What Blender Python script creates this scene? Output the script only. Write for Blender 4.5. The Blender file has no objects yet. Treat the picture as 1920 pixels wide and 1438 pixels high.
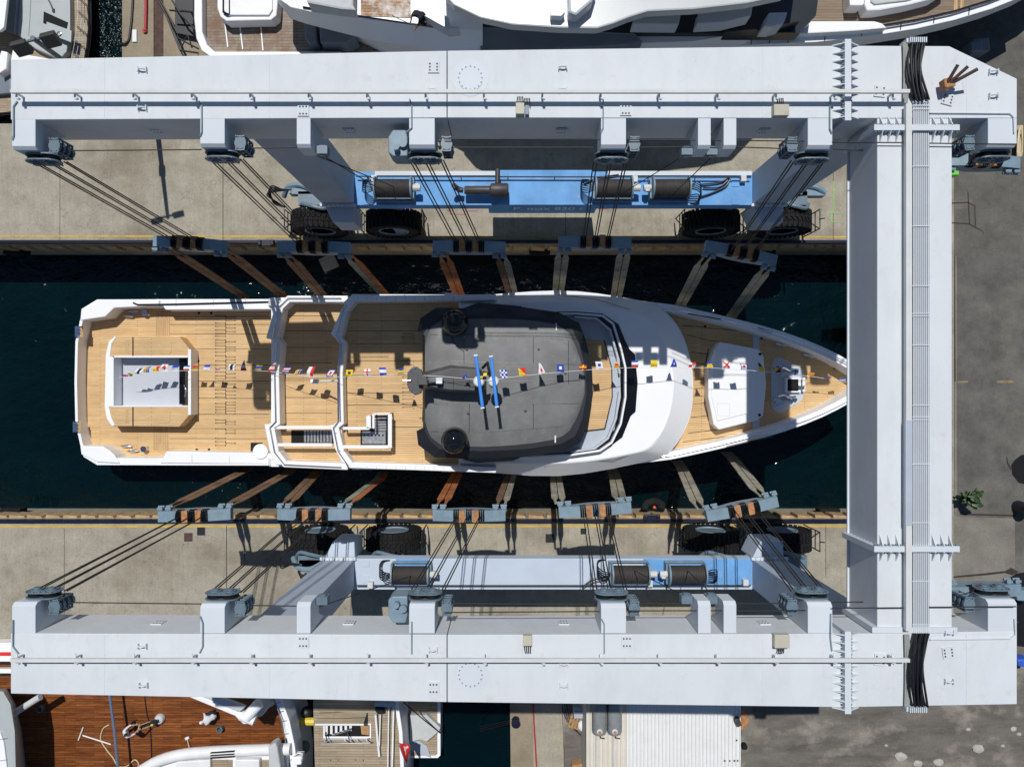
import bpy, bmesh, math, random
from mathutils import Vector, Matrix

random.seed(7)
R = math.radians
scene = bpy.context.scene
COL = scene.collection

# ------------------------------------------------------------------ camera
CAM_H, FPX, NX, NY = 38.0, 1280.0, 960.0, 725.0     # metres above the quay, focal length and nadir of the photo
cam_d = bpy.data.cameras.new('camera'); cam = bpy.data.objects.new('camera', cam_d)
COL.objects.link(cam); scene.camera = cam
cam.location = (0, 0, CAM_H)
cam.rotation_euler = (0, 0, 0)
cam_d.sensor_width = 36.0; cam_d.lens = 24.0
cam_d.shift_y = (NY - 719.0) / 1920.0
cam_d.clip_start = 0.1; cam_d.clip_end = 2000.0
scene.render.resolution_x = 1024; scene.render.resolution_y = 766

# ------------------------------------------------------------------ light
LIGHT = Vector((0.06, -0.50, -1.0)).normalized()
SUN_EL = math.asin(-LIGHT.z)
SUN_AZ = math.atan2(-LIGHT.x, -LIGHT.y)             # clockwise from +Y
world = bpy.data.worlds.new('World'); scene.world = world; world.use_nodes = True
wn = world.node_tree; bg = wn.nodes['Background']
sky = wn.nodes.new('ShaderNodeTexSky'); sky.sky_type = 'NISHITA'; sky.sun_disc = False
sky.sun_elevation = SUN_EL; sky.sun_rotation = SUN_AZ; sky.air_density = 1.0; sky.dust_density = 0.2; sky.ozone_density = 3.5
wn.links.new(sky.outputs[0], bg.inputs[0]); bg.inputs[1].default_value = 0.076
sun_d = bpy.data.lights.new('sun', 'SUN'); sun_d.energy = 5.0; sun_d.angle = R(0.5); sun_d.color = (1.0, 0.97, 0.925)
sun = bpy.data.objects.new('sun', sun_d); COL.objects.link(sun)
sun.location = (0, 0, 60); sun.rotation_euler = LIGHT.to_track_quat('-Z', 'Y').to_euler()
scene.view_settings.view_transform = 'Standard'; scene.view_settings.look = 'None'
scene.view_settings.exposure = -0.46; scene.view_settings.gamma = 1.0; scene.view_settings.use_curve_mapping = False

# ------------------------------------------------------------------ helpers
def W(px, py, z):
    """a point of the place from its place in the photo and its height"""
    k = (CAM_H - z) / FPX
    return Vector(((px - NX) * k, (NY - py) * k, z))

BASE = {}
def reg(o, base): BASE[o.name] = Vector(base)

def tag(o, label=None, cat=None, group=None, kind=None):
    if label: o['label'] = label
    if cat: o['category'] = cat
    if group: o['group'] = group
    if kind: o['kind'] = kind
    return o

def thing(name, base, label, cat, group=None):
    o = bpy.data.objects.new(name, None); COL.objects.link(o); o.empty_display_size = 0.3
    o.location = base; reg(o, base)
    return tag(o, label, cat, group)

def area2(p): return sum(p[i][0]*p[(i+1) % len(p)][1] - p[(i+1) % len(p)][0]*p[i][1] for i in range(len(p)))

class MB:
    def __init__(s): s.v = []; s.f = []; s.m = []; s.cm = 0
    def add(s, vs, fs, m=None):
        b = len(s.v); s.v += [tuple(p) for p in vs]
        for f in fs: s.f.append(tuple(i + b for i in f)); s.m.append(s.cm if m is None else m)
        return s
    def loft(s, loops, cap0=True, cap1=True, closed=True):
        n = len(loops[0]); vs = [p for l in loops for p in l]; fs = []
        for k in range(len(loops) - 1):
            for i in range(n if closed else n - 1):
                j = (i + 1) % n
                fs.append((k*n+i, k*n+j, (k+1)*n+j, (k+1)*n+i))
        if cap0: fs.append(tuple(reversed(range(n))))
        if cap1: fs.append(tuple(range((len(loops)-1)*n, len(loops)*n)))
        return s.add(vs, fs)
    def prismw(s, poly, zt, zb, poly_b=None):
        if area2(poly) < 0:
            poly = list(reversed(poly)); poly_b = list(reversed(poly_b)) if poly_b else None
        pb = poly_b or poly
        return s.loft([[(p[0], p[1], zb) for p in pb], [(p[0], p[1], zt) for p in poly]])
    def prism(s, pts, zt, zb, pts_b=None):
        t = [W(p[0], p[1], zt)[:2] for p in pts]
        b = [W(p[0], p[1], zb)[:2] for p in pts_b] if pts_b else None
        return s.prismw(t, zt, zb, b)
    def pbox(s, x0, y0, x1, y1, zt, zb): return s.prism([(x0, y0), (x1, y0), (x1, y1), (x0, y1)], zt, zb)
    def box(s, x0, x1, y0, y1, z0, z1): return s.prismw([(x0, y0), (x1, y0), (x1, y1), (x0, y1)], z1, z0)
    def obox(s, c, sx, sy, sz, rz=0.0, M=None):
        M = M or Matrix.Rotation(rz, 3, 'Z'); c = Vector(c); vs = []
        for z in (-.5, .5):
            for x, y in ((-.5, -.5), (.5, -.5), (.5, .5), (-.5, .5)): vs.append(c + M @ Vector((x*sx, y*sy, z*sz)))
        return s.add(vs, [(3, 2, 1, 0), (4, 5, 6, 7), (0, 1, 5, 4), (1, 2, 6, 5), (2, 3, 7, 6), (3, 0, 4, 7)])
    def tube(s, pts, r, seg=6, cap=True):
        pts = [Vector(p) for p in pts]; n = len(pts); loops = []; prev = None
        for i, p in enumerate(pts):
            d = (pts[min(i+1, n-1)] - pts[max(i-1, 0)])
            d = d.normalized() if d.length > 1e-9 else Vector((0, 0, 1))
            if prev is None:
                u = d.orthogonal().normalized()
            else:
                u = (prev - d * prev.dot(d))
                u = u.normalized() if u.length > 1e-6 else d.orthogonal().normalized()
            prev = u; w = d.cross(u); rr = r[i] if isinstance(r, (list, tuple)) else r
            loops.append([p + u*(rr*math.cos(a)) + w*(rr*math.sin(a)) for a in [2*math.pi*k/seg for k in range(seg)]])
        return s.loft(loops, cap, cap)
    def lathe(s, prof, c, axis='Z', seg=24):
        """prof: (radius, height along axis)"""
        c = Vector(c); loops = []
        for r, h in prof:
            l = []
            for k in range(seg):
                a = 2*math.pi*k/seg; x, y = r*math.cos(a), r*math.sin(a)
                l.append(c + (Vector((x, y, h)) if axis == 'Z' else Vector((h, x, y)) if axis == 'X' else Vector((y, h, x))))
            loops.append(l)
        return s.loft(loops)
    def cyl(s, p0, p1, r, seg=12): return s.tube([p0, p1], r, seg)
    def ball(s, c, r, seg=24, rings=14, sz=1.0, lo=-1.0):
        prof = []
        for k in range(rings + 1):
            t = -math.pi/2 + math.pi*k/rings
            if math.sin(t) >= lo - 1e-6: prof.append((max(r*math.cos(t), r*0.001), r*sz*math.sin(t)))
        return s.lathe(prof, c, 'Z', seg)
    def band(s, path, w, zt, zb):
        """a wall of width w along a px path (px at zt)"""
        P = [Vector(W(p[0], p[1], zt)[:2]) for p in path]; L = []; Q = []
        for i, p in enumerate(P):
            a = (p - P[i-1]).normalized() if i else None
            b = (P[i+1] - p).normalized() if i < len(P)-1 else None
            d = ((a or b) + (b or a)); d = d.normalized()
            nrm = Vector((-d.y, d.x)); k = 1.0 / max(0.5, nrm.dot(Vector((-(a or b).y, (a or b).x))))
            L.append(p + nrm*w/2*k); Q.append(p - nrm*w/2*k)
        for i in range(len(P)-1):
            s.prismw([L[i], L[i+1], Q[i+1], Q[i]], zt, zb)
        return s
    def each(s, name, mats, parent=None, **k):
        return [q.build(name, mats, parent, **k) for q in islands(s)]
    def build(s, name, mats, parent=None, smooth=False, bevel=0.0, angle=35, label=None, cat=None, group=None, kind=None):
        if not isinstance(mats, (list, tuple)): mats = [mats]
        if parent is not None: base = BASE[parent.name]
        else:
            xs = [p[0] for p in s.v]; ys = [p[1] for p in s.v]; zs = [p[2] for p in s.v]
            base = Vector(((min(xs)+max(xs))/2, (min(ys)+max(ys))/2, min(zs)))
        me = bpy.data.meshes.new(name)
        me.from_pydata([(p[0]-base.x, p[1]-base.y, p[2]-base.z) for p in s.v], [], s.f)
        for mt in mats: me.materials.append(MAT[mt])
        if len(mats) > 1: me.polygons.foreach_set('material_index', s.m)
        if smooth:
            me.polygons.foreach_set('use_smooth', [True]*len(me.polygons))
            me.set_sharp_from_angle(angle=R(angle))
        me.validate(); me.update()
        o = bpy.data.objects.new(name, me); COL.objects.link(o)
        if parent is not None: o.parent = parent
        else: o.location = base
        reg(o, base)
        if bevel:
            b = o.modifiers.new('edge', 'BEVEL'); b.width = bevel; b.segments = 2; b.limit_method = 'ANGLE'; b.angle_limit = R(40)
        return tag(o, label, cat, group, kind)

def islands(mb):
    par = list(range(len(mb.v)))
    def find(i):
        while par[i] != i: par[i] = par[par[i]]; i = par[i]
        return i
    for f in mb.f:
        for i in f[1:]: par[find(i)] = find(f[0])
    grp = {}
    for f, m in zip(mb.f, mb.m): grp.setdefault(find(f[0]), []).append((f, m))
    out = []
    for fl in grp.values():
        ids = sorted({i for f, _ in fl for i in f}); mp = {j: k for k, j in enumerate(ids)}
        q = MB(); q.v = [mb.v[j] for j in ids]; q.f = [tuple(mp[i] for i in f) for f, _ in fl]; q.m = [m for _, m in fl]; out.append(q)
    return out

def put(name, src, loc, rz=0.0, parent=None, rot=None, scale=None):
    """another object that shares the mesh of src (src built round the origin)"""
    o = bpy.data.objects.new(name, src.data if isinstance(src, bpy.types.Object) else src); COL.objects.link(o)
    b = BASE[parent.name] if parent is not None else Vector((0, 0, 0))
    o.location = Vector(loc) - b
    o.rotation_euler = rot if rot else (0, 0, rz)
    if scale: o.scale = scale
    if parent is not None: o.parent = parent
    reg(o, b)
    return o

def proto(mb, mats, smooth=False, angle=35):
    """mesh datablock round the origin"""
    if not isinstance(mats, (list, tuple)): mats = [mats]
    me = bpy.data.meshes.new('m'); me.from_pydata(mb.v, [], mb.f)
    for mt in mats: me.materials.append(MAT[mt])
    if len(mats) > 1: me.polygons.foreach_set('material_index', mb.m)
    if smooth:
        me.polygons.foreach_set('use_smooth', [True]*len(me.polygons)); me.set_sharp_from_angle(angle=R(angle))
    me.validate(); me.update()
    return me

def arc(pts, n=5):
    """Catmull-Rom through points (tuples of any size)"""
    out = []; P = [Vector(p) for p in pts]
    for i in range(len(P)-1):
        p0, p1, p2, p3 = P[max(i-1, 0)], P[i], P[i+1], P[min(i+2, len(P)-1)]
        for k in range(n):
            t = k/n
            out.append(0.5*((2*p1) + (p2-p0)*t + (2*p0-5*p1+4*p2-p3)*t*t + (3*p1-p0-3*p2+p3)*t**3))
    out.append(P[-1]); return out

# ------------------------------------------------------------------ materials
MAT = {}
def nodes(name):
    m = bpy.data.materials.new(name); m.use_nodes = True; MAT[name] = m
    nt = m.node_tree; return m, nt, nt.nodes['Principled BSDF']
def geo(nt):
    g = nt.nodes.new('ShaderNodeNewGeometry'); return g.outputs['Position']
def noise(nt, vec, scale, detail=4, rough=0.55, stretch=None):
    n = nt.nodes.new('ShaderNodeTexNoise'); n.inputs['Scale'].default_value = scale
    n.inputs['Detail'].default_value = detail; n.inputs['Roughness'].default_value = rough
    if stretch:
        mp = nt.nodes.new('ShaderNodeMapping'); mp.inputs['Scale'].default_value = stretch
        nt.links.new(vec, mp.inputs[0]); vec = mp.outputs[0]
    nt.links.new(vec, n.inputs['Vector']); return n.outputs['Fac']
def ramp(nt, fac, stops):
    r = nt.nodes.new('ShaderNodeValToRGB'); e = r.color_ramp.elements
    while len(e) < len(stops): e.new(0.5)
    for k, (p, c) in enumerate(stops): e[k].position = p; e[k].color = (*c, 1)
    nt.links.new(fac, r.inputs[0]); return r.outputs[0]
def mix(nt, fac, a, b, mode='MIX'):
    x = nt.nodes.new('ShaderNodeMix'); x.data_type = 'RGBA'; x.blend_type = mode
    for sock, val in ((x.inputs[0], fac), (x.inputs[6], a), (x.inputs[7], b)):
        if isinstance(val, bpy.types.NodeSocket): nt.links.new(val, sock)
        elif isinstance(val, (int, float)): sock.default_value = val
        else: sock.default_value = (*val, 1)
    return x.outputs[2]
def bump(nt, bs, height, strength=0.3, dist=0.02):
    b = nt.nodes.new('ShaderNodeBump'); b.inputs['Strength'].default_value = strength; b.inputs['Distance'].default_value = dist
    nt.links.new(height, b.inputs['Height']); nt.links.new(b.outputs[0], bs.inputs['Normal'])

def paint(name, col, rough=0.5, metal=0.0, var=0.08, scale=1.3, dirt=None, dirt_amt=0.25, spec=0.5, bmp=0.0):
    m, nt, bs = nodes(name); g = geo(nt)
    n = noise(nt, g, scale, 5, 0.6)
    lo = tuple(c*(1-var) for c in col); hi = tuple(min(1, c*(1+var*0.6)) for c in col)
    c = ramp(nt, n, [(0.3, lo), (0.7, hi)])
    if dirt:
        d = noise(nt, g, scale*2.7, 8, 0.7)
        f = ramp(nt, d, [(0.56, (0, 0, 0)), (0.75, (dirt_amt,)*3)])
        c = mix(nt, f, c, dirt)
    nt.links.new(c, bs.inputs['Base Color'])
    bs.inputs['Roughness'].default_value = rough; bs.inputs['Metallic'].default_value = metal
    bs.inputs['Specular IOR Level'].default_value = spec
    if bmp: bump(nt, bs, noise(nt, g, 40, 4), bmp, 0.01)
    return m

def plank(name, c1, c2, seam, row=0.115, length=2.6, seam_w=0.010, rough=0.55, rot=0.0, grime=None, grime_amt=0.0, streak=0.25):
    m, nt, bs = nodes(name); g = geo(nt)
    mp = nt.nodes.new('ShaderNodeMapping'); mp.inputs['Rotation'].default_value = (0, 0, rot); nt.links.new(g, mp.inputs[0])
    b = nt.nodes.new('ShaderNodeTexBrick'); nt.links.new(mp.outputs[0], b.inputs['Vector'])
    b.inputs['Color1'].default_value = (*c1, 1); b.inputs['Color2'].default_value = (*c2, 1); b.inputs['Mortar'].default_value = (*seam, 1)
    b.inputs['Scale'].default_value = 1.0; b.inputs['Mortar Size'].default_value = seam_w; b.inputs['Mortar Smooth'].default_value = 0.2
    b.inputs['Brick Width'].default_value = length; b.inputs['Row Height'].default_value = row; b.offset = 0.37
    n = noise(nt, mp.outputs[0], 3.0, 6, 0.65, (0.5, 9.0, 1.0))
    s = ramp(nt, n, [(0.25, (1-streak,)*3), (0.75, (1+streak*0.4,)*3)])
    c = mix(nt, 1.0, b.outputs['Color'], s, 'MULTIPLY')
    n2 = noise(nt, g, 0.55, 5, 0.6)
    c = mix(nt, 1.0, c, ramp(nt, n2, [(0.3, (0.86,)*3), (0.7, (1.06,)*3)]), 'MULTIPLY')
    if grime:
        f = ramp(nt, noise(nt, g, 0.9, 7, 0.7), [(0.45, (0, 0, 0)), (0.62, (grime_amt,)*3)])
        c = mix(nt, f, c, grime)
    nt.links.new(c, bs.inputs['Base Color']); bs.inputs['Roughness'].default_value = rough
    bs.inputs['Specular IOR Level'].default_value = 0.3
    return m

def concrete(name, c1, c2, stain, stain_amt=0.5, stain_scale=0.35, rough=0.85, speck=True, streak=(1, 1, 1), pos=(0.5, 0.72), brush=False):
    m, nt, bs = nodes(name); g = geo(nt)
    n = noise(nt, g, 0.8, 9, 0.68, streak); c = ramp(nt, n, [(0.28, c1), (0.72, c2)])
    s = noise(nt, g, stain_scale, 8, 0.62, (1.0, 1.3, 1)); f = ramp(nt, s, [(pos[0], (0, 0, 0)), (pos[1], (stain_amt,)*3)])
    c = mix(nt, f, c, stain)
    fine = noise(nt, g, 9.0, 6, 0.75)
    c = mix(nt, 1.0, c, ramp(nt, fine, [(0.25, (0.78,)*3), (0.75, (1.16,)*3)]), 'MULTIPLY')
    if brush:
        c = mix(nt, 1.0, c, ramp(nt, noise(nt, g, 1.0, 5, 0.7, (7.0, 0.35, 1)), [(0.3, (0.92,)*3), (0.7, (1.07,)*3)]), 'MULTIPLY')
        pale = ramp(nt, noise(nt, g, 0.8, 9, 0.8, (1.2, 0.8, 1)), [(0.60, (0, 0, 0)), (0.72, (0.35,)*3)])
        c = mix(nt, pale, c, (0.52, 0.50, 0.44))
    if brush:
        oil = ramp(nt, noise(nt, g, 1.1, 4, 0.55, (1, 1, 1)), [(0.66, (0, 0, 0)), (0.74, (0.55,)*3)])
        c = mix(nt, oil, c, (0.10, 0.09, 0.075))
        cr = ramp(nt, noise(nt, g, 0.35, 9, 0.6), [(0.497, (0, 0, 0)), (0.5, (0.6,)*3), (0.503, (0, 0, 0))])
        c = mix(nt, cr, c, (0.13, 0.115, 0.09))
    if speck:
        v = nt.nodes.new('ShaderNodeTexVoronoi'); v.inputs['Scale'].default_value = 1.1; nt.links.new(g, v.inputs['Vector'])
        f2 = ramp(nt, v.outputs['Distance'], [(0.0, (0.55,)*3), (0.05, (0, 0, 0))])
        c = mix(nt, f2, c, tuple(min(1, x*1.9) for x in c2))
    nt.links.new(c, bs.inputs['Base Color']); bs.inputs['Roughness'].default_value = rough
    bs.inputs['Specular IOR Level'].default_value = 0.2
    bump(nt, bs, fine, 0.35, 0.01)
    return m

paint('lift_white', (0.60, 0.645, 0.69), 0.6, spec=0.2, var=0.05, scale=0.35, dirt=(0.50, 0.49, 0.46), dirt_amt=0.16)
def steel_paint(name, col):
    m, nt, bs = nodes(name); g = geo(nt)
    c = ramp(nt, noise(nt, g, 0.22, 5, 0.6), [(0.3, tuple(x*0.955 for x in col)), (0.7, tuple(x*1.03 for x in col))])
    c = mix(nt, 1.0, c, ramp(nt, noise(nt, g, 1.4, 7, 0.72, (1.0, 0.35, 1)), [(0.32, (0.94,)*3), (0.55, (1.0,)*3), (0.8, (1.02,)*3)]), 'MULTIPLY')
    d = ramp(nt, noise(nt, g, 2.2, 9, 0.78), [(0.56, (0, 0, 0)), (0.78, (0.42,)*3)]); c = mix(nt, d, c, (0.40, 0.39, 0.36))
    v = nt.nodes.new('ShaderNodeTexVoronoi'); v.inputs['Scale'].default_value = 1.7; nt.links.new(g, v.inputs['Vector'])
    c = mix(nt, ramp(nt, v.outputs['Distance'], [(0.0, (0.75,)*3), (0.035, (0, 0, 0))]), c, (0.22, 0.21, 0.20))
    r = ramp(nt, noise(nt, g, 0.9, 6, 0.75, (2.5, 0.5, 1)), [(0.66, (0, 0, 0)), (0.78, (0.5,)*3)]); c = mix(nt, r, c, (0.48, 0.36, 0.21))
    nt.links.new(c, bs.inputs['Base Color']); bs.inputs['Roughness'].default_value = 0.6; bs.inputs['Specular IOR Level'].default_value = 0.2
    bump(nt, bs, noise(nt, g, 1.1, 3), 0.12, 0.03)
steel_paint('girder_paint', (0.635, 0.668, 0.695))
paint('tray_cream', (0.62, 0.63, 0.62), 0.6, spec=0.25, dirt=(0.60, 0.5, 0.33), dirt_amt=0.5)
paint('box_beige', (0.47, 0.45, 0.36), 0.6, var=0.12, dirt=(0.3, 0.27, 0.2), dirt_amt=0.6)
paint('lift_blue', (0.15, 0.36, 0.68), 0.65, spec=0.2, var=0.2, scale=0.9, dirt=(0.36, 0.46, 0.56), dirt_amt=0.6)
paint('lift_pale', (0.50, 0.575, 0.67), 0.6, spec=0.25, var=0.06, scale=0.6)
paint('lift_leg_shaded', (0.40, 0.47, 0.57), 0.6, spec=0.25, var=0.08, scale=0.6)  # same white hoist paint, with the shade on the legs put into the colour
paint('gear_grey', (0.19, 0.275, 0.34), 0.55, var=0.2, scale=2.2, dirt=(0.33, 0.35, 0.34), dirt_amt=0.5)
paint('block_grey', (0.13, 0.19, 0.24), 0.5, var=0.2, scale=2.0, dirt=(0.05, 0.06, 0.06), dirt_amt=0.6)
paint('rust', (0.42, 0.20, 0.085), 0.8, var=0.45, scale=6, dirt=(0.13, 0.07, 0.05), dirt_amt=0.8)
paint('rust_dark', (0.09, 0.05, 0.04), 0.85, var=0.4, scale=6)
paint('black_iron', (0.012, 0.013, 0.016), 0.5)
paint('kerb_navy', (0.010, 0.012, 0.03), 0.35, var=0.3)
paint('rope', (0.012, 0.012, 0.014), 0.6)
paint('drum_rope', (0.045, 0.04, 0.036), 0.55, var=0.25, scale=3)
paint('hose_black', (0.010, 0.011, 0.014), 0.4)
paint('hose_grey', (0.33, 0.34, 0.31), 0.6)
paint('rubber', (0.015, 0.015, 0.016), 0.85, spec=0.2, var=0.35, scale=3, dirt=(0.07, 0.066, 0.06), dirt_amt=0.3, bmp=0.3)
paint('muffler', (0.055, 0.05, 0.047), 0.5, var=0.3, scale=3)
paint('red_mark', (0.42, 0.03, 0.04), 0.6)
paint('yellow_line', (0.58, 0.39, 0.08), 0.85, spec=0.2, var=0.25, scale=2, dirt=(0.34, 0.31, 0.24), dirt_amt=1.0)
paint('faded_yellow', (0.27, 0.215, 0.11), 0.9, spec=0.2, var=0.3, scale=3, dirt=(0.13, 0.125, 0.11), dirt_amt=1.0)
paint('hardtop_grey', (0.56, 0.585, 0.585), 0.25, var=0.04)
paint('yacht_white', (0.87, 0.88, 0.89), 0.35, spec=0.35, var=0.025, scale=0.5)
paint('yacht_grey', (0.52, 0.56, 0.61), 0.3, var=0.03, scale=0.5)
paint('pool_white', (0.50, 0.53, 0.58), 0.4, var=0.03)
paint('roof_black', (0.160, 0.163, 0.163), 0.55, var=0.25, scale=0.9, dirt=(0.26, 0.26, 0.25), dirt_amt=0.5, bmp=0.15)
paint('roof_frame', (0.018, 0.020, 0.024), 0.35, var=0.2)
paint('glass_black', (0.006, 0.007, 0.009), 0.06, spec=0.6)
paint('dome_black', (0.006, 0.007, 0.010), 0.05, spec=0.6)
paint('mast_grey', (0.07, 0.072, 0.075), 0.5, var=0.2)
paint('radar_blue', (0.02, 0.22, 0.72), 0.45)
paint('chrome', (0.75, 0.76, 0.78), 0.18, metal=1.0)
paint('steel_tread', (0.52, 0.53, 0.55), 0.3, metal=0.7, var=0.35, scale=7)
paint('dark_hole', (0.006, 0.006, 0.007), 0.9)
paint('seam', (0.035, 0.025, 0.02), 0.8)
paint('deck_grey', (0.42, 0.47, 0.54), 0.5, var=0.06)
paint('tl_grey', (0.42, 0.46, 0.46), 0.4, var=0.05)
paint('hull_dark', (0.02, 0.025, 0.032), 0.25)
paint('hull_steel', (0.17, 0.20, 0.24), 0.35)
paint('cover_grey', (0.52, 0.54, 0.54), 0.8, var=0.1, scale=3)
paint('tank_grey', (0.25, 0.265, 0.27), 0.45, var=0.2, scale=3, dirt=(0.12, 0.11, 0.1), dirt_amt=0.4)
paint('roof_sheet_white', (0.72, 0.73, 0.72), 0.55, var=0.05, dirt=(0.5, 0.48, 0.44), dirt_amt=0.3)
paint('roof_sheet_cream', (0.66, 0.62, 0.53), 0.6, var=0.06, dirt=(0.45, 0.4, 0.32), dirt_amt=0.35)
paint('wood_crate', (0.42, 0.24, 0.10), 0.8, var=0.3, scale=5)
paint('wood_fender', (0.42, 0.29, 0.15), 0.85, var=0.35, scale=2.5, dirt=(0.30, 0.11, 0.04), dirt_amt=0.7)
paint('leaf', (0.032, 0.07, 0.018), 0.5, var=0.5, scale=6)
paint('leaf_light', (0.07, 0.11, 0.035), 0.5, var=0.4, scale=6)
paint('plastic_white', (0.78, 0.78, 0.78), 0.5)
paint('plastic_blue', (0.03, 0.11, 0.55), 0.5)
paint('plastic_green', (0.16, 0.62, 0.05), 0.5)
paint('plastic_orange', (0.75, 0.12, 0.03), 0.5)
paint('plastic_yellow', (0.7, 0.55, 0.06), 0.5)
paint('bucket', (0.13, 0.18, 0.20), 0.5)
paint('pole_blue', (0.12, 0.17, 0.26), 0.4)
paint('hose_cream', (0.62, 0.52, 0.33), 0.6)
paint('skin', (0.42, 0.22, 0.14), 0.6)
paint('hair', (0.012, 0.010, 0.009), 0.6)
paint('cloth_white', (0.72, 0.73, 0.78), 0.9, var=0.12, scale=7)
paint('cloth_dark', (0.012, 0.014, 0.022), 0.9)
paint('stone', (0.42, 0.40, 0.36), 0.9, var=0.25, scale=5)
paint('puddle', (0.012, 0.012, 0.012), 0.35)
paint('float_green', (0.34, 0.36, 0.30), 0.7, var=0.25, scale=4)
for n_, c_ in (('flag_red', (0.68, 0.03, 0.03)), ('flag_white', (0.82, 0.82, 0.82)), ('flag_blue', (0.02, 0.06, 0.45)),
               ('flag_yellow', (0.80, 0.58, 0.03)), ('flag_navy', (0.012, 0.018, 0.06))): paint(n_, c_, 0.85, var=0.06)
def webbing(name, col):
    m, nt, bs = nodes(name); g = geo(nt)
    st = ramp(nt, noise(nt, g, 1.0, 3, 0.6, (26, 26, 0.35)), [(0.3, (0.72,)*3), (0.7, (1.25,)*3)])
    we = ramp(nt, noise(nt, g, 1.0, 4, 0.6, (3, 3, 9)), [(0.3, (0.75,)*3), (0.7, (1.2,)*3)])
    ol = ramp(nt, noise(nt, g, 0.7, 6, 0.7), [(0.45, (1.1,)*3), (0.7, (0.45,)*3)])
    c = mix(nt, 1.0, mix(nt, 1.0, mix(nt, 1.0, col, st, 'MULTIPLY'), we, 'MULTIPLY'), ol, 'MULTIPLY')
    nt.links.new(c, bs.inputs['Base Color']); bs.inputs['Roughness'].default_value = 0.9; bs.inputs['Specular IOR Level'].default_value = 0.15
    bump(nt, bs, noise(nt, g, 30, 3), 0.4, 0.01)
webbing('sling_brown', (0.21, 0.125, 0.075))
webbing('sling_orange', (0.42, 0.15, 0.06))
webbing('sling_beige', (0.34, 0.31, 0.24))
webbing('sling_green', (0.27, 0.29, 0.22))

plank('teak', (0.68, 0.45, 0.215), (0.77, 0.53, 0.275), (0.25, 0.14, 0.06), 0.115, 3.4, 0.008, streak=0.22)
plank('teak_side', (0.56, 0.37, 0.18), (0.64, 0.43, 0.22), (0.22, 0.12, 0.05), 0.12, 2.0, 0.008, rot=R(90))
plank('teak_pale', (0.36, 0.29, 0.20), (0.46, 0.38, 0.27), (0.16, 0.12, 0.08), 0.14, 2.4, 0.009, streak=0.3)
plank('teak_wet', (0.19, 0.060, 0.018), (0.33, 0.115, 0.036), (0.05, 0.02, 0.01), 0.13, 1.6, 0.008, rough=0.28, streak=0.75)
plank('teak_worn', (0.26, 0.22, 0.175), (0.33, 0.275, 0.21), (0.12, 0.09, 0.07), 0.15, 2.2, 0.012, streak=0.35, grime=(0.16, 0.075, 0.035), grime_amt=0.8)
plank('teak_fore', (0.22, 0.165, 0.115), (0.29, 0.22, 0.155), (0.10, 0.07, 0.05), 0.14, 3.0, 0.01, streak=0.3)
plank('teak_scrub', (0.30, 0.15, 0.07), (0.42, 0.24, 0.12), (0.12, 0.07, 0.04), 0.14, 1.6, 0.012, streak=0.4, grime=(0.7, 0.68, 0.64), grime_amt=0.9)
concrete('quay_concrete', (0.29, 0.265, 0.208), (0.43, 0.395, 0.32), (0.18, 0.148, 0.105), 0.7, 0.20, brush=True, pos=(0.48, 0.68))
concrete('asphalt_light', (0.085, 0.082, 0.074), (0.155, 0.148, 0.13), (0.21, 0.195, 0.165), 0.5, 0.4)
concrete('dock_concrete', (0.26, 0.215, 0.15), (0.34, 0.29, 0.21), (0.17, 0.13, 0.09), 0.5, 0.5)
concrete('slab_concrete', (0.17, 0.16, 0.135), (0.25, 0.235, 0.20), (0.12, 0.115, 0.10), 0.5, 0.7)
concrete('asphalt', (0.075, 0.073, 0.068), (0.16, 0.154, 0.139), (0.21, 0.195, 0.165), 0.6, 0.3)
concrete('yard_dirt', (0.085, 0.078, 0.068), (0.20, 0.185, 0.16), (0.34, 0.31, 0.26), 0.65, 0.5, streak=(0.45, 1.6, 1), pos=(0.52, 0.66))
concrete('wall_concrete', (0.26, 0.24, 0.19), (0.36, 0.33, 0.27), (0.10, 0.11, 0.07), 0.6, 0.6, speck=False)

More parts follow.
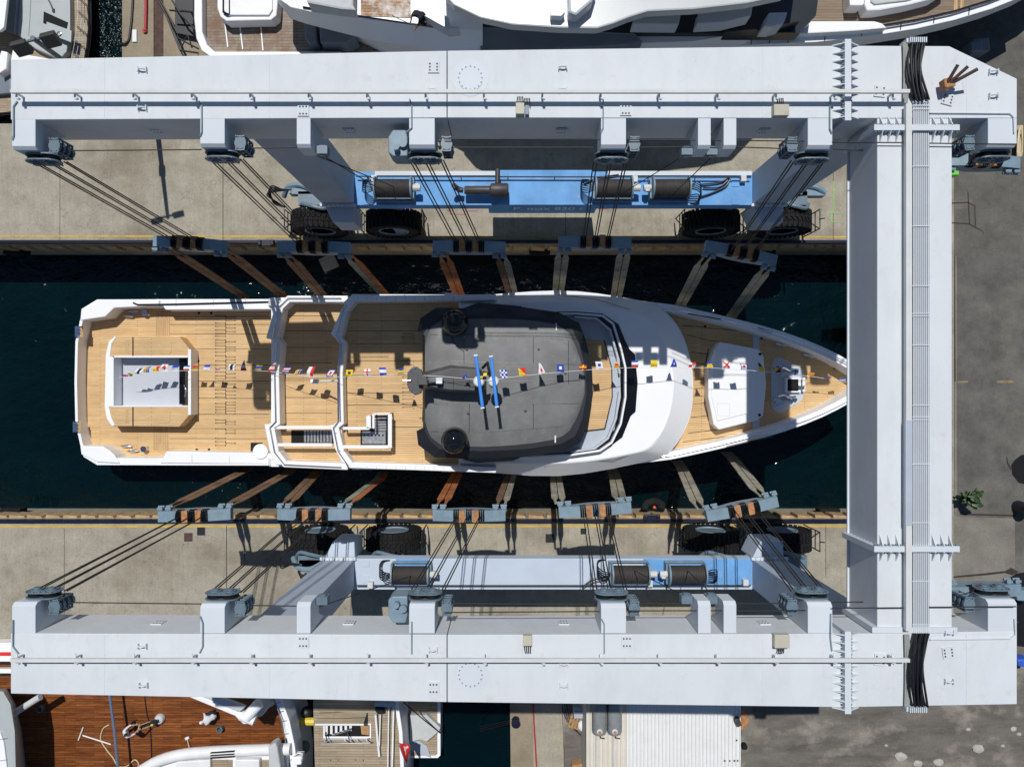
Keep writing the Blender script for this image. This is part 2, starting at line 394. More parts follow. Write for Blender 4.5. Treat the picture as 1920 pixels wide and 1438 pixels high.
WATER_Z = -3.1
def water_mat():
    m, nt, bs = nodes('water'); g = geo(nt)
    n = noise(nt, g, 0.12, 4); c = ramp(nt, n, [(0.3, (0.0004, 0.0050, 0.0072)), (0.7, (0.0009, 0.0098, 0.0125))])
    nt.links.new(c, bs.inputs['Base Color']); bs.inputs['Roughness'].default_value = 0.04
    bs.inputs['IOR'].default_value = 1.333
    a = noise(nt, g, 0.9, 3, 0.5, (1.0, 1.5, 1)); b = noise(nt, g, 3.4, 2, 0.45, (1, 1.4, 1))
    ad = nt.nodes.new('ShaderNodeMath'); ad.operation = 'MULTIPLY_ADD'; ad.inputs[1].default_value = 0.20
    mk = noise(nt, g, 0.11, 3, 0.6); mr = nt.nodes.new('ShaderNodeMapRange'); mr.inputs[1].default_value = 0.42; mr.inputs[2].default_value = 0.62; mr.inputs[3].default_value = 0.12; mr.inputs[4].default_value = 0.40
    nt.links.new(mk, mr.inputs[0])
    # the open basin beyond the quay is choppier, and so is the water stirred up beside the hull
    sp = nt.nodes.new('ShaderNodeSeparateXYZ'); nt.links.new(g, sp.inputs[0])
    ba = nt.nodes.new('ShaderNodeMapRange'); ba.inputs[1].default_value = 12.0; ba.inputs[2].default_value = 16.0; ba.inputs[4].default_value = 0.9; nt.links.new(sp.outputs[1], ba.inputs[0])
    vd = nt.nodes.new('ShaderNodeVectorMath'); vd.operation = 'DISTANCE'; vd.inputs[1].default_value = (-5.8, -6.6, WATER_Z); nt.links.new(g, vd.inputs[0])
    st = nt.nodes.new('ShaderNodeMapRange'); st.inputs[1].default_value = 3.0; st.inputs[2].default_value = 1.6; st.inputs[3].default_value = 0.0; st.inputs[4].default_value = 1.6; nt.links.new(vd.outputs[1], st.inputs[0])
    s1 = nt.nodes.new('ShaderNodeMath'); s1.operation = 'ADD'; nt.links.new(ba.outputs[0], s1.inputs[0]); nt.links.new(st.outputs[0], s1.inputs[1])
    s2 = nt.nodes.new('ShaderNodeMath'); s2.operation = 'ADD'; nt.links.new(s1.outputs[0], s2.inputs[0]); nt.links.new(mr.outputs[0], s2.inputs[1])
    nt.links.new(s2.outputs[0], ad.inputs[1])
    rg = nt.nodes.new('ShaderNodeMapRange'); rg.inputs[1].default_value = 12.0; rg.inputs[2].default_value = 16.0; rg.inputs[3].default_value = 0.05; rg.inputs[4].default_value = 0.17; nt.links.new(sp.outputs[1], rg.inputs[0]); s3 = nt.nodes.new('ShaderNodeMath'); s3.operation = 'MULTIPLY_ADD'; s3.inputs[1].default_value = 0.13; nt.links.new(st.outputs[0], s3.inputs[0]); nt.links.new(rg.outputs[0], s3.inputs[2]); nt.links.new(s3.outputs[0], bs.inputs['Roughness'])
    nt.links.new(b, ad.inputs[0]); nt.links.new(a, ad.inputs[2])
    bump(nt, bs, ad.outputs[0], 1.0, 0.22)
water_mat()
# ================================================================== THE SETTING
SLIP_N, SLIP_S, SLIP_E, WATER = 7.93, -7.32, 20.3, -3.1
def sheet(name, mat, rects, z=0.0, zb=-6.0):
    b = MB()
    for r in rects:
        if len(r) == 4 and not hasattr(r[0], '__len__'): b.box(r[0], r[1], r[2], r[3], zb, z)
        else: b.prismw(r, z, zb)
    return b.build(name, mat, kind='structure')

b = MB(); b.add([(-600, -600, WATER), (600, -600, WATER), (600, 600, WATER), (-600, 600, WATER)], [(0, 1, 2, 3)])
b.build('water', 'water', kind='structure')
quay_n = sheet('quay_north', 'quay_concrete', [(-120, 24.6, SLIP_N, 14.63)])
quay_s = sheet('quay_south', 'quay_concrete', [(-120, 24.6, -14.1, SLIP_S)])
sheet('quay_end', 'wall_concrete', [(SLIP_E, 24.6, SLIP_S, SLIP_N)])
sheet('yard', 'asphalt', [(24.6, 600, -14.1, 600), (-16.0, 24.6, 14.63, 600)])
sheet('yard_south', 'yard_dirt', [(2.9, 600, -600, -14.1)])
sheet('dock_north', 'dock_concrete', [(-21.7, -19.95, 14.63, 600), (-19.4, -16.0, 14.63, 600)])
sheet('drain', 'rust_dark', [(-19.95, -19.4, 14.63, 600)], -0.06)
sheet('dock_south', 'dock_concrete', [[(-0.15, -14.1), (1.15, -14.1), (1.4, -60), (0.35, -60)]])
sheet('dock_slab', 'quay_concrete', [[(1.15, -14.1), (2.9, -14.1), (2.9, -60), (1.4, -60)]])
# paving slabs, patches and painted lines, each a sheet above the one below
def patch(name, mat, pts, z=0.004):
    b = MB(); b.prism(pts, z, z-0.003); return b.build(name, mat, kind='structure')
patch('paving_slab', 'slab_concrete', [(1788, 968), (1903, 972), (1903, 1090), (1788, 1092)])
patch('paving_slab', 'slab_concrete', [(1788, 1095), (1898, 1095), (1900, 1180), (1788, 1180)])
patch('paving_slab', 'asphalt_light', [(1790, 250), (1990, 250), (1990, 470), (1960, 478), (1925, 474), (1890, 481), (1850, 476), (1815, 482), (1790, 479)])
patch('puddle', 'puddle', [(1903, 862), (1915, 853), (1940, 850), (1940, 912), (1910, 905), (1898, 890), (1896, 872)], 0.006)
patch('puddle', 'puddle', [(1890, 1085), (1905, 1075), (1940, 1070), (1940, 1168), (1903, 1165), (1899, 1120)], 0.010)
patch('puddle', 'puddle', [(1900, 1168), (1940, 1160), (1940, 1215), (1902, 1210)], 0.012)
patch('painted_line', 'yellow_line', [(-400, 441), (1600, 443), (1600, 446), (-400, 444)])
patch('painted_line', 'yellow_line', [(-400, 985), (1600, 984), (1600, 988), (-400, 988.5)])
patch('painted_line', 'faded_yellow', [(1795, 715), (1815, 714), (1815, 717), (1795, 718)])
patch('painted_line', 'faded_yellow', [(1870, 714), (1900, 713), (1900, 718), (1870, 718)])
for x0, y0, x1, y1 in ((417.5, 262, 418.6, 456), (424, 985, 425.2, 1200), (458, 995, 459, 1060), (112, 262, 112.7, 456), (722, 440, 722.8, 456), (1060, 395, 1060.8, 456), (120, 990, 120.8, 1180), (760, 985, 760.8, 1040), (1125, 985, 1125.8, 1040), (1562, 300, 1562.8, 456), (1548, 985, 1548.8, 1080), (1790, 480, 1794, 1100)):
    patch('slab_joint' if x1-x0 < 2 else 'kerb_strip', 'seam' if x1-x0 < 2 else 'slab_concrete', [(x0, y0), (x1, y0), (x1, y1), (x0, y1)], 0.006)
for pts in ([(1785, 380), (1815, 379), (1829, 386), (1828, 387), (1814, 381), (1785, 382)], [(1785, 417), (1817, 419), (1830, 426), (1843, 433), (1845, 440), (1842, 434), (1829, 428), (1816, 421), (1785, 419)],
            [(1814, 360), (1816, 360), (1819, 420), (1817, 420)], [(1827, 386), (1828.5, 386), (1830, 424), (1828, 424)], [(1789, 480), (1790.5, 480), (1792, 715), (1790, 715)],
            [(1788, 1080), (1850, 1074), (1885, 1070), (1896, 1064), (1910, 1072), (1898, 1078), (1884, 1074), (1850, 1078), (1788, 1083)], [(1800, 962), (1904, 965), (1904, 968), (1800, 965)], [(1887, 852), (1891, 868), (1898, 880), (1895, 881), (1888, 869)]):
    patch('pavement_crack', 'seam', pts, 0.014)
for x, y, s, mt in ((353, 1007, 16, 'rust_dark'), (377, 996, 15, 'black_iron'), (1031, 1009, 16, 'black_iron'), (1094, 996, 11, 'black_iron')):
    b = MB(); b.pbox(x-s/2, y-s/2, x+s/2, y+s/2, 0.012, -0.02); o = b.build('manhole_cover', mt, label={353: 'rusty square manhole cover on the lower quay beside the grey cover', 377: 'grey square manhole cover nearer the yellow line on the lower quay',
        1031: 'dark square manhole cover on the lower quay below the middle of the yacht', 1094: 'small dark square cover on the lower quay near the fourth spreader beam'}[x], cat='manhole')
# marks left on the quay by surveyors
for pts in ([(844, 388), (844, 402), (874, 402)], [(838, 395), (846, 395)], [(870, 396), (895, 396)], [(1122, 392), (1140, 392), (1140, 396)]):
    b = MB()
    for i in range(len(pts)-1): b.tube([W(*pts[i], 0.004), W(*pts[i+1], 0.004)], 0.02, 4)
    b.build('survey_mark', 'red_mark', kind='structure')
for pts in ([(1562, 340), (1562, 400), (1575, 400)], [(1558, 395), (1558, 417), (1572, 417)]):
    b = MB()
    for i in range(len(pts)-1): b.tube([W(*pts[i], 0.004), W(*pts[i+1], 0.004)], 0.02, 4)
    b.build('survey_mark', 'plastic_green', kind='structure')

# kerb beams and timber fenders along the slip
b = MB(); b.box(-120, SLIP_E, SLIP_S-0.17, SLIP_S-0.02, 0.002, 0.26); kerb_s = b.build('kerb_beam', 'kerb_navy', kind='structure')
b = MB(); b.box(-120, SLIP_E, SLIP_N+0.02, SLIP_N+0.17, 0.002, 0.26); kerb_n = b.build('kerb_beam', 'kerb_navy', kind='structure')
fb = MB()
fb.loft([[(-0.46, 0, -0.55), (0.40, 0, -0.55), (0.34, 0.13, -0.50), (-0.46, 0.17, -0.50)], [(-0.46, 0, 0.55), (0.40, 0, 0.55), (0.30, 0.10, 0.50), (-0.46, 0.17, 0.50)]])
fender_m = proto(fb, 'wood_fender')
for k in range(50):
    x = -29.6 + k*1.0
    put('fender_timber', fender_m, (x, SLIP_S+0.002, -0.62+random.uniform(-.03, .03)), 0, quay_s, scale=(random.uniform(.94, 1.04), 1, random.uniform(.93, 1.05)))
    put('fender_timber', fender_m, (x, SLIP_N-0.002, -0.62+random.uniform(-.03, .03)), R(180), quay_n, scale=(random.uniform(.94, 1.04), 1, random.uniform(.93, 1.05)))
for i, (x, s) in enumerate(((-28.9, 1), (18.3, 1), (-28.7, -1), (14.6, -1), (1.6, -1))):
    b = MB(); y = SLIP_S if s > 0 else SLIP_N
    b.box(x-0.6, x+0.6, min(y+s*0.01, y+s*0.30), max(y+s*0.01, y+s*0.30), -1.9, -1.25)
    b.build('rubber_fender', 'rubber', quay_s if s > 0 else quay_n, bevel=0.05)

# ================================================================== THE TRAVEL LIFT
H, HB = 16.2, 14.38          # top and underside of the girders
ZC, ZCB = 4.8, 4.12          # top and underside of the wheel beams
lift = thing('travel_lift', (2.0, 0.3, 0), 'huge white mobile boat hoist with blue wheel beams straddling the slip', 'boat hoist')
def LP(name, mb, mat, smooth=False, bevel=0.0, parent=None, label=None): return mb.build(name, mat, parent or lift, smooth, bevel, label=label)

for pts in ([(20, 112), (837.5, 95.5), (837.5, 221), (20, 225)], [(839, 95.4), (1583, 86), (1583, 222), (839, 221)], [(1584.5, 86), (1780, 87), (1907, 148), (1907, 222), (1584.5, 222)],
            [(20, 1187), (837.5, 1190), (837.5, 1316), (20, 1300)], [(839, 1190), (1583, 1188), (1583, 1325.5), (839, 1316)], [(1584.5, 1188), (1907, 1183), (1907, 1320), (1584.5, 1325.5)]):
    b = MB(); b.prism(pts, H, HB); LP('girder', b, 'girder_paint', bevel=0.02)
b = MB(); b.prism([(1645, 222.5), (1785, 222.5), (1785, 1186), (1645, 1187)], H-0.012, HB); LP('cross_beam', b, 'girder_paint', bevel=0.02)
b = MB(); b.box(W(1645, 0, H).x-0.06, W(1785, 0, H).x+0.06, W(0, 1187, H).y, W(0, 223, H).y, HB-0.06, HB-0.002); LP('bottom_flange', b, 'lift_white')

# weld seams between the plates
for px in (196, 505, 652, 1012, 1288, 1430, 1695, 1812):
    for ya, yb in ((112.5-(px-20)*0.0207+1.5 if px < 838 else 96.5-(px-838)*0.0127+1.5 if px < 1780 else 106, 221), (1190, 1298+(px-20)*0.0195 if px < 838 else 1314.5+(px-838)*0.0127 if px < 1585 else 1319)):
        b = MB(); b.tube([W(px, ya, H+0.002), W(px, yb, H+0.002)], 0.009, 4); LP('weld_seam', b, 'lift_white')
# brackets on the inner side of the girders
ST = [(22, 66, 280, 1130, 80), (375, 421, 275, 1133, 416), (556, 582, 276, 1130, None), (767, 815, 277, 1133, 797), (1127, 1174, 277, 1133, 1147),
      (1309, 1333, 278, 1128, None), (1357, 1381, 278, 1128, None), (1515, 1561, 278, 1130, 1523), (1853, 1907, 275, 1125, 1862)]
def racetrack(w, h, n=8):
    pts = []
    for k in range(n+1): a = -math.pi/2 + math.pi*k/n; pts.append((w/2-h/2 + h/2*math.cos(a), h/2*math.sin(a)))
    for k in range(n+1): a = math.pi/2 + math.pi*k/n; pts.append((-w/2+h/2 + h/2*math.cos(a), h/2*math.sin(a)))
    return pts
# sheave block, local: faces +y (towards the slip), centre at the origin
sb = MB(); rt = racetrack(1.12, 0.68)
for y in (0.13, -0.06): sb.loft([[(x, y-0.02, z) for x, z in reversed(rt)], [(x, y+0.02, z) for x, z in reversed(rt)]])
for x in (-0.24, 0.24): sb.lathe([(0.0, 0.15), (0.19, 0.15), (0.19, 0.19), (0.11, 0.19), (0.11, 0.24), (0.0, 0.24)], (x, 0, 0), 'Y', 18)
for x in (-0.62, -0.3, 0.02, 0.3, 0.62):
    for z in (-0.42, 0.42):
        sb.obox((x*0.66, 0.16, z*0.68), 0.05, 0.03, 0.05)
sb.obox((0.0, 0.155, 0.12), 0.30, 0.02, 0.16)
block_m = proto(sb, 'block_grey', True, 30)
sv = MB()
for x in (-0.24, 0.24):
    for y in (0.0, 0.07): sv.lathe([(0.05, y-0.03), (0.27, y-0.03), (0.23, y), (0.27, y+0.03), (0.05, y+0.03)], (x, 0, 0), 'Y', 20)
sheave_m = proto(sv, 'black_iron', True, 30)
cg = MB()
for z in (-0.45, -0.15, 0.15, 0.42):
    cg.obox((0, 0.22, z*.8), 0.28, 0.045, 0.045); cg.obox((0, -0.22, z*.8), 0.28, 0.045, 0.045)
    cg.obox((0.13, 0, z*.8), 0.045, 0.44, 0.045); cg.obox((-0.13, 0, z*.8), 0.045, 0.44, 0.045)
    cg.lathe([(0.03, z*.8-.08), (0.19, z*.8-.08), (0.19, z*.8+.02), (0.03, z*.8+.02)], (0, 0, 0), 'Z', 14)
for x in (-0.13, 0.13):
    for y in (-0.22, 0.22): cg.obox((x, y, 0), 0.045, 0.045, 0.78)
cage_m = proto(cg, 'block_grey')
BLOCKS = {}
for i, (x0, x1, yn, ys, bx) in enumerate(ST):
    for side, ye in ((1, yn), (-1, ys)):
        yi = 222.0 if side > 0 else 1187.5
        x0_, x1_ = W(x0, 0, H).x, W(x1, 0, H).x; ya = W(0, yi, H).y; yb = W(0, ye, H).y
        b = MB()      # profile in y-z, with a knee under the bracket
        s = side
        prof = [(ya, H-0.006), (yb+s*0.10, H-0.006), (yb, H-0.12), (yb, H-0.85), (yb+s*0.12, H-0.95), (ya-s*0.35, H-0.95), (ya, H-1.65)]
        if s < 0: prof = list(reversed(prof))
        b.loft([[(x0_, p[0], p[1]) for p in reversed(prof)][::-1], [(x1_, p[0], p[1]) for p in reversed(prof)][::-1]])
        LP('hoist_bracket', b, 'lift_white', bevel=0.015)
        if bx is not None:
            cx = (bx - NX)*(CAM_H-15.7)/FPX; cy = yb - s*0.09; zz = 15.62 if s > 0 else 15.60
            blk = put('sheave_block', block_m, (cx, cy, zz), 0 if s < 0 else R(180), lift)
            put('sheave', sheave_m, (cx, cy, zz), 0 if s < 0 else R(180), blk).parent = blk
            for ch in blk.children: ch.location = (0, 0, 0); ch.rotation_euler = (0, 0, 0)
            put('sheave_cage', cage_m, ((x1_ if i not in (7, 8) else x0_) + (0.34 if i not in (7, 8) else -0.34), yb+s*0.26, 15.45), 0, lift)
            BLOCKS[(i, s)] = (cx, cy, zz)
            if i == 3:
                b = MB(); q = -1 if s < 0 else 1
                b.prismw([(x0_-0.75, yb+s*0.5), (x0_-0.60, yb+s*0.75), (x0_-0.18, yb+s*0.75), (x0_-0.12, yb+s*0.5), (x0_-0.12, yb-s*0.12), (x0_-0.6, yb-s*0.12), (x0_-0.75, yb)], 15.75, 14.9)
                gb = LP('gearbox', b, 'gear_grey', bevel=0.04)
                b = MB(); b.cyl((x0_-0.45, yb+s*0.1, 15.6), (x0_-0.45, yb+s*0.1, 16.0), 0.10, 12); b.cyl((x0_-0.25, yb+s*0.25, 15.6), (x0_-0.25, yb+s*0.25, 15.9), 0.13, 12)
                LP('filler_cap', b, 'gear_grey', True, parent=gb)
        else:
            b = MB(); b.obox((x0_-0.20 if i in (5, 6) else x1_+0.2, yb+s*0.12, 15.45), 0.36, 0.26, 0.34); b.obox((x0_-0.2 if i in (5, 6) else x1_+0.2, yb+s*0.12, 15.45), 0.2, 0.34, 0.2)
            LP('rope_guide', b, 'block_grey')

# legs and wheel beams
CHN = (W(0, 385, ZC).y, W(0, 322, ZC).y); CHS = (W(0, 1105, ZC).y, W(0, 1047, ZC).y)
XL, XR = W(665, 0, ZC).x, W(1411, 0, ZC).x
for (x0, x1, fx) in ((XL-1.55, XL, -1), (XR, XR+1.6, 1)):
    for (y0, y1, s) in ((CHN[0]+0.05, CHN[1]-0.05, 1), (CHS[0]+0.05, CHS[1]-0.05, -1)):
        top = [(x0-0.0+fx*0.10, y0-0.0), (x1+fx*0.10, y0), (x1+fx*0.10, y1), (x0+fx*0.10, y1)]
        b = MB(); b.prismw(top, HB+0.02, ZCB-0.4, [(x0, y0), (x1, y0), (x1, y1), (x0, y1)])
        leg = LP('leg', b, 'lift_leg_shaded', bevel=0.03)
        # bolted foot
        yi = y0 if s > 0 else y1
        b = MB(); b.box(x0-0.10, x1+0.08, min(yi, yi-s*0.14)-0.0, max(yi, yi-s*0.14), ZC+0.05, ZC+0.16)
        for k in range(7): b.obox((x0+0.12+k*0.225, yi-s*0.07, ZC+0.2), 0.09, 0.09, 0.10)
        LP('foot_flange', b, 'lift_white', parent=leg)
        b = MB(); b.prismw([(x0+0.05, yi-s*0.02), (x1-0.02, yi-s*0.02), (x1-0.05, yi-s*0.85), (x0+0.45, yi-s*0.85)], ZC-0.15, 2.9)
        LP('wheel_yoke', b, 'lift_pale', bevel=0.04, parent=leg)
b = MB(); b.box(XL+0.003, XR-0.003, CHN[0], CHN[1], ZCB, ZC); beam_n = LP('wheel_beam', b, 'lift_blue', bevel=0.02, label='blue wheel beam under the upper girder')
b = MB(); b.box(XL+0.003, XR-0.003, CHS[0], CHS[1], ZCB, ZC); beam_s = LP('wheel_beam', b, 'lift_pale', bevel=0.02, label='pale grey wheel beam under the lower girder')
# engine housing in the middle of the upper beam, with the load sign
b = MB(); b.pbox(935, 319, 1110, 384.5, ZC+0.03, ZC-1.0); b.pbox(915, 330, 1122, 384, ZC-0.9, ZC-2.6); LP('engine_housing', b, 'lift_blue', bevel=0.02, parent=beam_n)
cu = bpy.data.curves.new('t', 'FONT'); cu.body = 'P. max 820 t'; cu.size = 0.78; cu.align_x = 'CENTER'; cu.extrude = 0.004
to = bpy.data.objects.new('t', cu); COL.objects.link(to); bpy.context.view_layer.update()
me = bpy.data.meshes.new_from_object(to.evaluated_get(bpy.context.evaluated_depsgraph_get())); bpy.data.objects.remove(to)
me.materials.clear(); me.materials.append(MAT['flag_white'])
yt = W(0, 384.5, ZC+0.03).y
tx = put('load_sign', me, ((1028-NX)*(CAM_H-4.3)/FPX, yt-0.012, 3.93), 0, beam_n, rot=(R(90), 0, 0), scale=(0.88, 1, 1)); tx['label'] = 'white lettering P. max 820 t'
for x0, x1 in ((703, 930), (1140, 1410)):
    b = MB(); b.pbox(x0, 321, x1, 329, ZC+0.10, ZC+0.004); LP('walkway', b, 'lift_white', parent=beam_n)
for (x0, x1, mt) in ((1206, 1410, 'lift_blue'), (742, 803, 'lift_blue')):
    b = MB(); b.pbox(x0, 1047.5, x1, 1096 if x0 > 1000 else 1095, ZC+0.02, ZC+0.003); LP('deck_plate', b, mt, parent=beam_s)
for x0, x1 in ((668, 1408),):
    for ya, yb in ((1097.5, 1097.5), (331, 333)):
        b = MB(); b.tube([W(x0, ya, ZC+0.25), W(x1, yb, ZC+0.25)], 0.035, 6)
        for k in range(9): x = x0+20+k*88; b.tube([W(x, ya, ZC+.25), W(x, ya, ZC)], 0.025, 5)
        LP('pipe_run', b, 'black_iron')
for x, y in ((676, 0), (1366, 0)):
    for py0, py1 in ((337, 350), (370, 384)):
        b = MB(); b.pbox(x+6, py0, x+20, py1, ZC+0.03, ZC+0.004); LP('access_plate', b, 'lift_blue', parent=beam_n)
    for py0, py1 in ((1050, 1062), (1080, 1092)):
        b = MB(); b.pbox(x+4, py0, x+16, py1, ZC+0.035, ZC+0.012 if x > 1000 else ZC+0.004); LP('access_plate', b, 'lift_blue' if x > 1000 else 'lift_pale', parent=beam_s)

# winches
dr = MB(); dr.lathe([(0.40, -0.80)] + [(0.40+0.018*(k % 2), -0.80+k*0.04) for k in range(41)] + [(0.40, 0.80)], (0, 0, 0.62), 'X', 28); drum_m = proto(dr, 'drum_rope', True, 20)
wf = MB()
for x in (-0.86, 0.86): wf.lathe([(0.0, x-0.035), (0.53, x-0.035), (0.53, x+0.035), (0.0, x+0.035)], (0, 0, 0.62), 'X', 28)
for x in (-0.93, 0.93): wf.obox((x, 0, 0.30), 0.06, 0.95, 0.60)
for y in (-0.47, 0.47): wf.obox((0, y, 0.10), 1.9, 0.07, 0.16)
wf.obox((0, -0.50, 0.62), 1.85, 0.03, 0.03)
frame_m = proto(wf, 'gear_grey', True, 30)
wm = MB(); wm.cyl((0.93, 0, 0.62), (1.28, 0, 0.62), 0.16, 12); wm.obox((1.12, 0.1, 0.66), 0.18, 0.16, 0.2)
motor_m = proto(wm, 'tray_cream', True, 30)
wh = MB()
for k in range(5):
    a = k*0.35
    wh.tube(arc([(-0.95, -0.1+k*0.05, 0.6+k*.05), (-1.25, -0.25+k*0.1, 0.75), (-1.5, 0.1+0.1*k-0.2, 0.5), (-1.45, 0.45+k*0.02, 0.15), (-1.1, 0.55, 0.05)], 5), 0.028, 6)
hose_m = proto(wh, 'hose_black', True, 60)
for (px, py, fl, par) in ((738, 353, 1, beam_n), (1150, 353, 1, beam_n), (1257, 353, -1, beam_n), (770, 1077, 1, beam_s), (1181, 1076, 1, beam_s), (1287, 1076, -1, beam_s)):
    p = W(px, py, ZC+0.62); p.z = ZC+0.025; rz = 0 if fl > 0 else R(180)
    d = put('winch_drum', drum_m, p, rz, par)
    for nm, m_ in (('winch_frame', frame_m), ('winch_motor', motor_m), ('winch_hoses', hose_m)):
        c = put(nm, m_, p, 0, par); c.parent = d; c.location = (0, 0, 0); c.rotation_euler = (0, 0, 0)
for pts in ([(1315, 346), (1345, 343), (1362, 337), (1366, 333)], [(1318, 352), (1345, 352), (1360, 343), (1367, 334)], [(1310, 370), (1335, 362), (1360, 350), (1369, 336)],
            [(1095, 345), (1110, 338), (1125, 333), (1160, 328)], [(1092, 1100), (1110, 1087), (1130, 1082), (1146, 1078)], [(1092, 1103), (1112, 1092), (1130, 1088), (1146, 1083)], [(690, 333), (694, 345), (700, 356), (712, 366)]):
    b = MB(); b.tube(arc([tuple(W(x, y, ZC+0.12)) for x, y in pts], 5), 0.04, 6); LP('hydraulic_hose', b, 'hose_black', True)
for px, py, par in ((918, 341, beam_n),):
    pass
for (px, py, mt) in ((1190, 337, 'tray_cream'), (702, 336, 'tray_cream'), (1393, 336, 'tray_cream'), (695, 1096, 'tray_cream'), (1218, 1093, 'tray_cream'), (1397, 1091, 'tray_cream')):
    b = MB(); b.obox(W(px, py, ZC+0.15), 0.26, 0.30, 0.30); LP('control_box', b, mt, bevel=0.02)
# exhaust silencer
b = MB(); zc = ZC+0.55
b.lathe([(0.0, -1.05), (0.17, -1.05), (0.20, -1.0), (0.20, 0.15), (0.24, 0.2), (0.31, 0.22), (0.33, 0.3), (0.33, 0.98), (0.28, 1.06), (0.0, 1.06)], W(912, 357, zc), 'X', 20)
muf = LP('exhaust_silencer', b, 'muffler', True)
b = MB(); b.tube(arc([tuple(W(868, 357, zc)), tuple(W(862, 356, zc)), tuple(W(855, 352, zc+.1)), tuple(W(851, 348, zc+0.35))], 4), 0.13, 12); b.tube([W(933, 349, zc), W(933, 344, zc+0.1), W(933, 318, zc+0.1)], 0.12, 12)
b.each('exhaust_pipe', 'muffler', muf, smooth=True)

# wheels: tyre with lugs + rim (axle along y)
ty = MB(); Rr, Wd = 1.45, 0.98
ty.lathe([(0.78, -0.40), (0.95, -0.47), (1.22, -Wd/2), (1.36, -0.44), (1.40, -0.36), (1.40, 0.36), (1.36, 0.44), (1.22, Wd/2), (0.95, 0.47), (0.78, 0.40)], (0, 0, 0), 'Y', 40)
NL = 34
for k in range(NL):
    for sgn in (-1, 1):
        a = 2*math.pi*(k + (0.5 if sgn > 0 else 0))/NL
        M = Matrix.Rotation(-a, 3, 'Y')
        for (y, ln, tw) in ((sgn*0.34, 0.34, 0), (sgn*0.10, 0.22, sgn*0.5)):
            ty.obox(M @ Vector((0, y, Rr-0.03)), 0.155, ln, 0.10, M=M @ Matrix.Rotation(tw, 3, 'Z'))
tyre_m = proto(ty, 'rubber', True, 25)
ri = MB()
for s in (-1, 1):
    pr = [(0.80, 0.40*s), (0.80, 0.46*s), (0.74, 0.46*s), (0.70, 0.30*s), (0.62, 0.12*s), (0.30, 0.12*s), (0.28, 0.34*s), (0.0, 0.34*s)]
    ri.lathe(pr if s > 0 else list(reversed(pr)), (0, 0, 0), 'Y', 28)
for k in range(12):
    a = 2*math.pi*k/12
    for s in (-1, 1): ri.obox((0.46*math.cos(a), 0.15*s, 0.46*math.sin(a)), 0.07, 0.08, 0.07)
rim_m = proto(ri, 'gear_grey', True, 30)
gd = MB()
for x in (0,):
    gd.tube([(x, -0.5, 0.35), (x, -0.5, 2.35), (x, 0.5, 2.35), (x, 0.5, 0.35)], 0.035, 6)
    gd.tube([(x, -0.5, 1.3), (x, 0.5, 1.3)], 0.03, 6); gd.tube([(x, -0.5, 0.4), (x, 0.5, 2.3)], 0.03, 6); gd.tube([(x, -0.5, 1.8), (x, .5, 1.8)], 0.03, 6)
    gd.tube([(x, 0, 2.35), (x, 0.1, 2.9)], 0.03, 6)
guard_m = proto(gd, 'black_iron')
ax = MB(); ax.obox((0, -0.75, 1.45), 0.8, 0.5, 0.9); ax.obox((0, -0.95, 2.6), 1.5, 0.7, 0.5); ax.tube([(-0.9, -0.9, 2.2), (0.9, -0.9, 2.0)], 0.11, 10)
ax.tube(arc([(-0.9, -0.7, 2.6), (-0.6, -0.4, 2.95), (0.0, -0.5, 3.05), (0.6, -0.7, 2.8)], 5), 0.10, 8)
axle_m = proto(ax, 'block_grey', True, 30)
for px, sgn in [(600, -1), (738, -1), (1333, -1), (1467, -1), (600, 1), (738, 1), (1333, 1), (1467, 1)]:
    X = (px-NX)*(CAM_H-1.5)/FPX; Y = -8.1 if sgn < 0 else 8.75
    t = put('tyre', tyre_m, (X, Y, Rr+0.0), R(180) if sgn > 0 else 0, lift, rot=(0, random.uniform(0, 1), R(180) if sgn > 0 else 0))
    r_ = put('rim', rim_m, (0, 0, 0), 0, None); r_.parent = t
    for nm, m_, dx_ in (('wheel_guard', guard_m, -1.62), ('wheel_guard', guard_m, 1.62), ('axle_carrier', axle_m, 0)):
        put(nm, m_, (X+dx_, Y, 0), R(180) if sgn > 0 else 0, lift)

# steering gear beside the outer wheels
for (px, py, s) in ((578, 1042, -1), (560, 372, 1), (1515, 375, 1)):
    b = MB(); c = W(px, py, 2.6)
    b.tube(arc([tuple(c + Vector(v)) for v in ((-0.9, s*0.2, -0.4), (-0.5, s*0.55, 0.1), (0.2, s*0.6, 0.3), (0.8, s*0.3, 0.2))], 5), 0.14, 8)
    b.obox(c + Vector((0.2, s*0.35, 0)), 1.2, 0.4, 0.5); b.tube([c + Vector((-1.1, s*0.5, -.3)), c + Vector((-0.3, s*0.4, 0.3))], 0.07, 8)
    LP('steering_gear', b, 'gear_grey', True)
    b = MB()
    for k in range(5): b.tube(arc([tuple(c + Vector(v)) for v in ((-0.7+.1*k, s*0.3, 0.5), (-1.3-.05*k, s*(0.5-.1*k), 0.4), (-1.35+.06*k, s*(-0.2), -0.1), (-0.8, s*(-0.4), -0.3))], 6), 0.035, 5)
    LP('hydraulic_hose', b, 'hose_black', True)

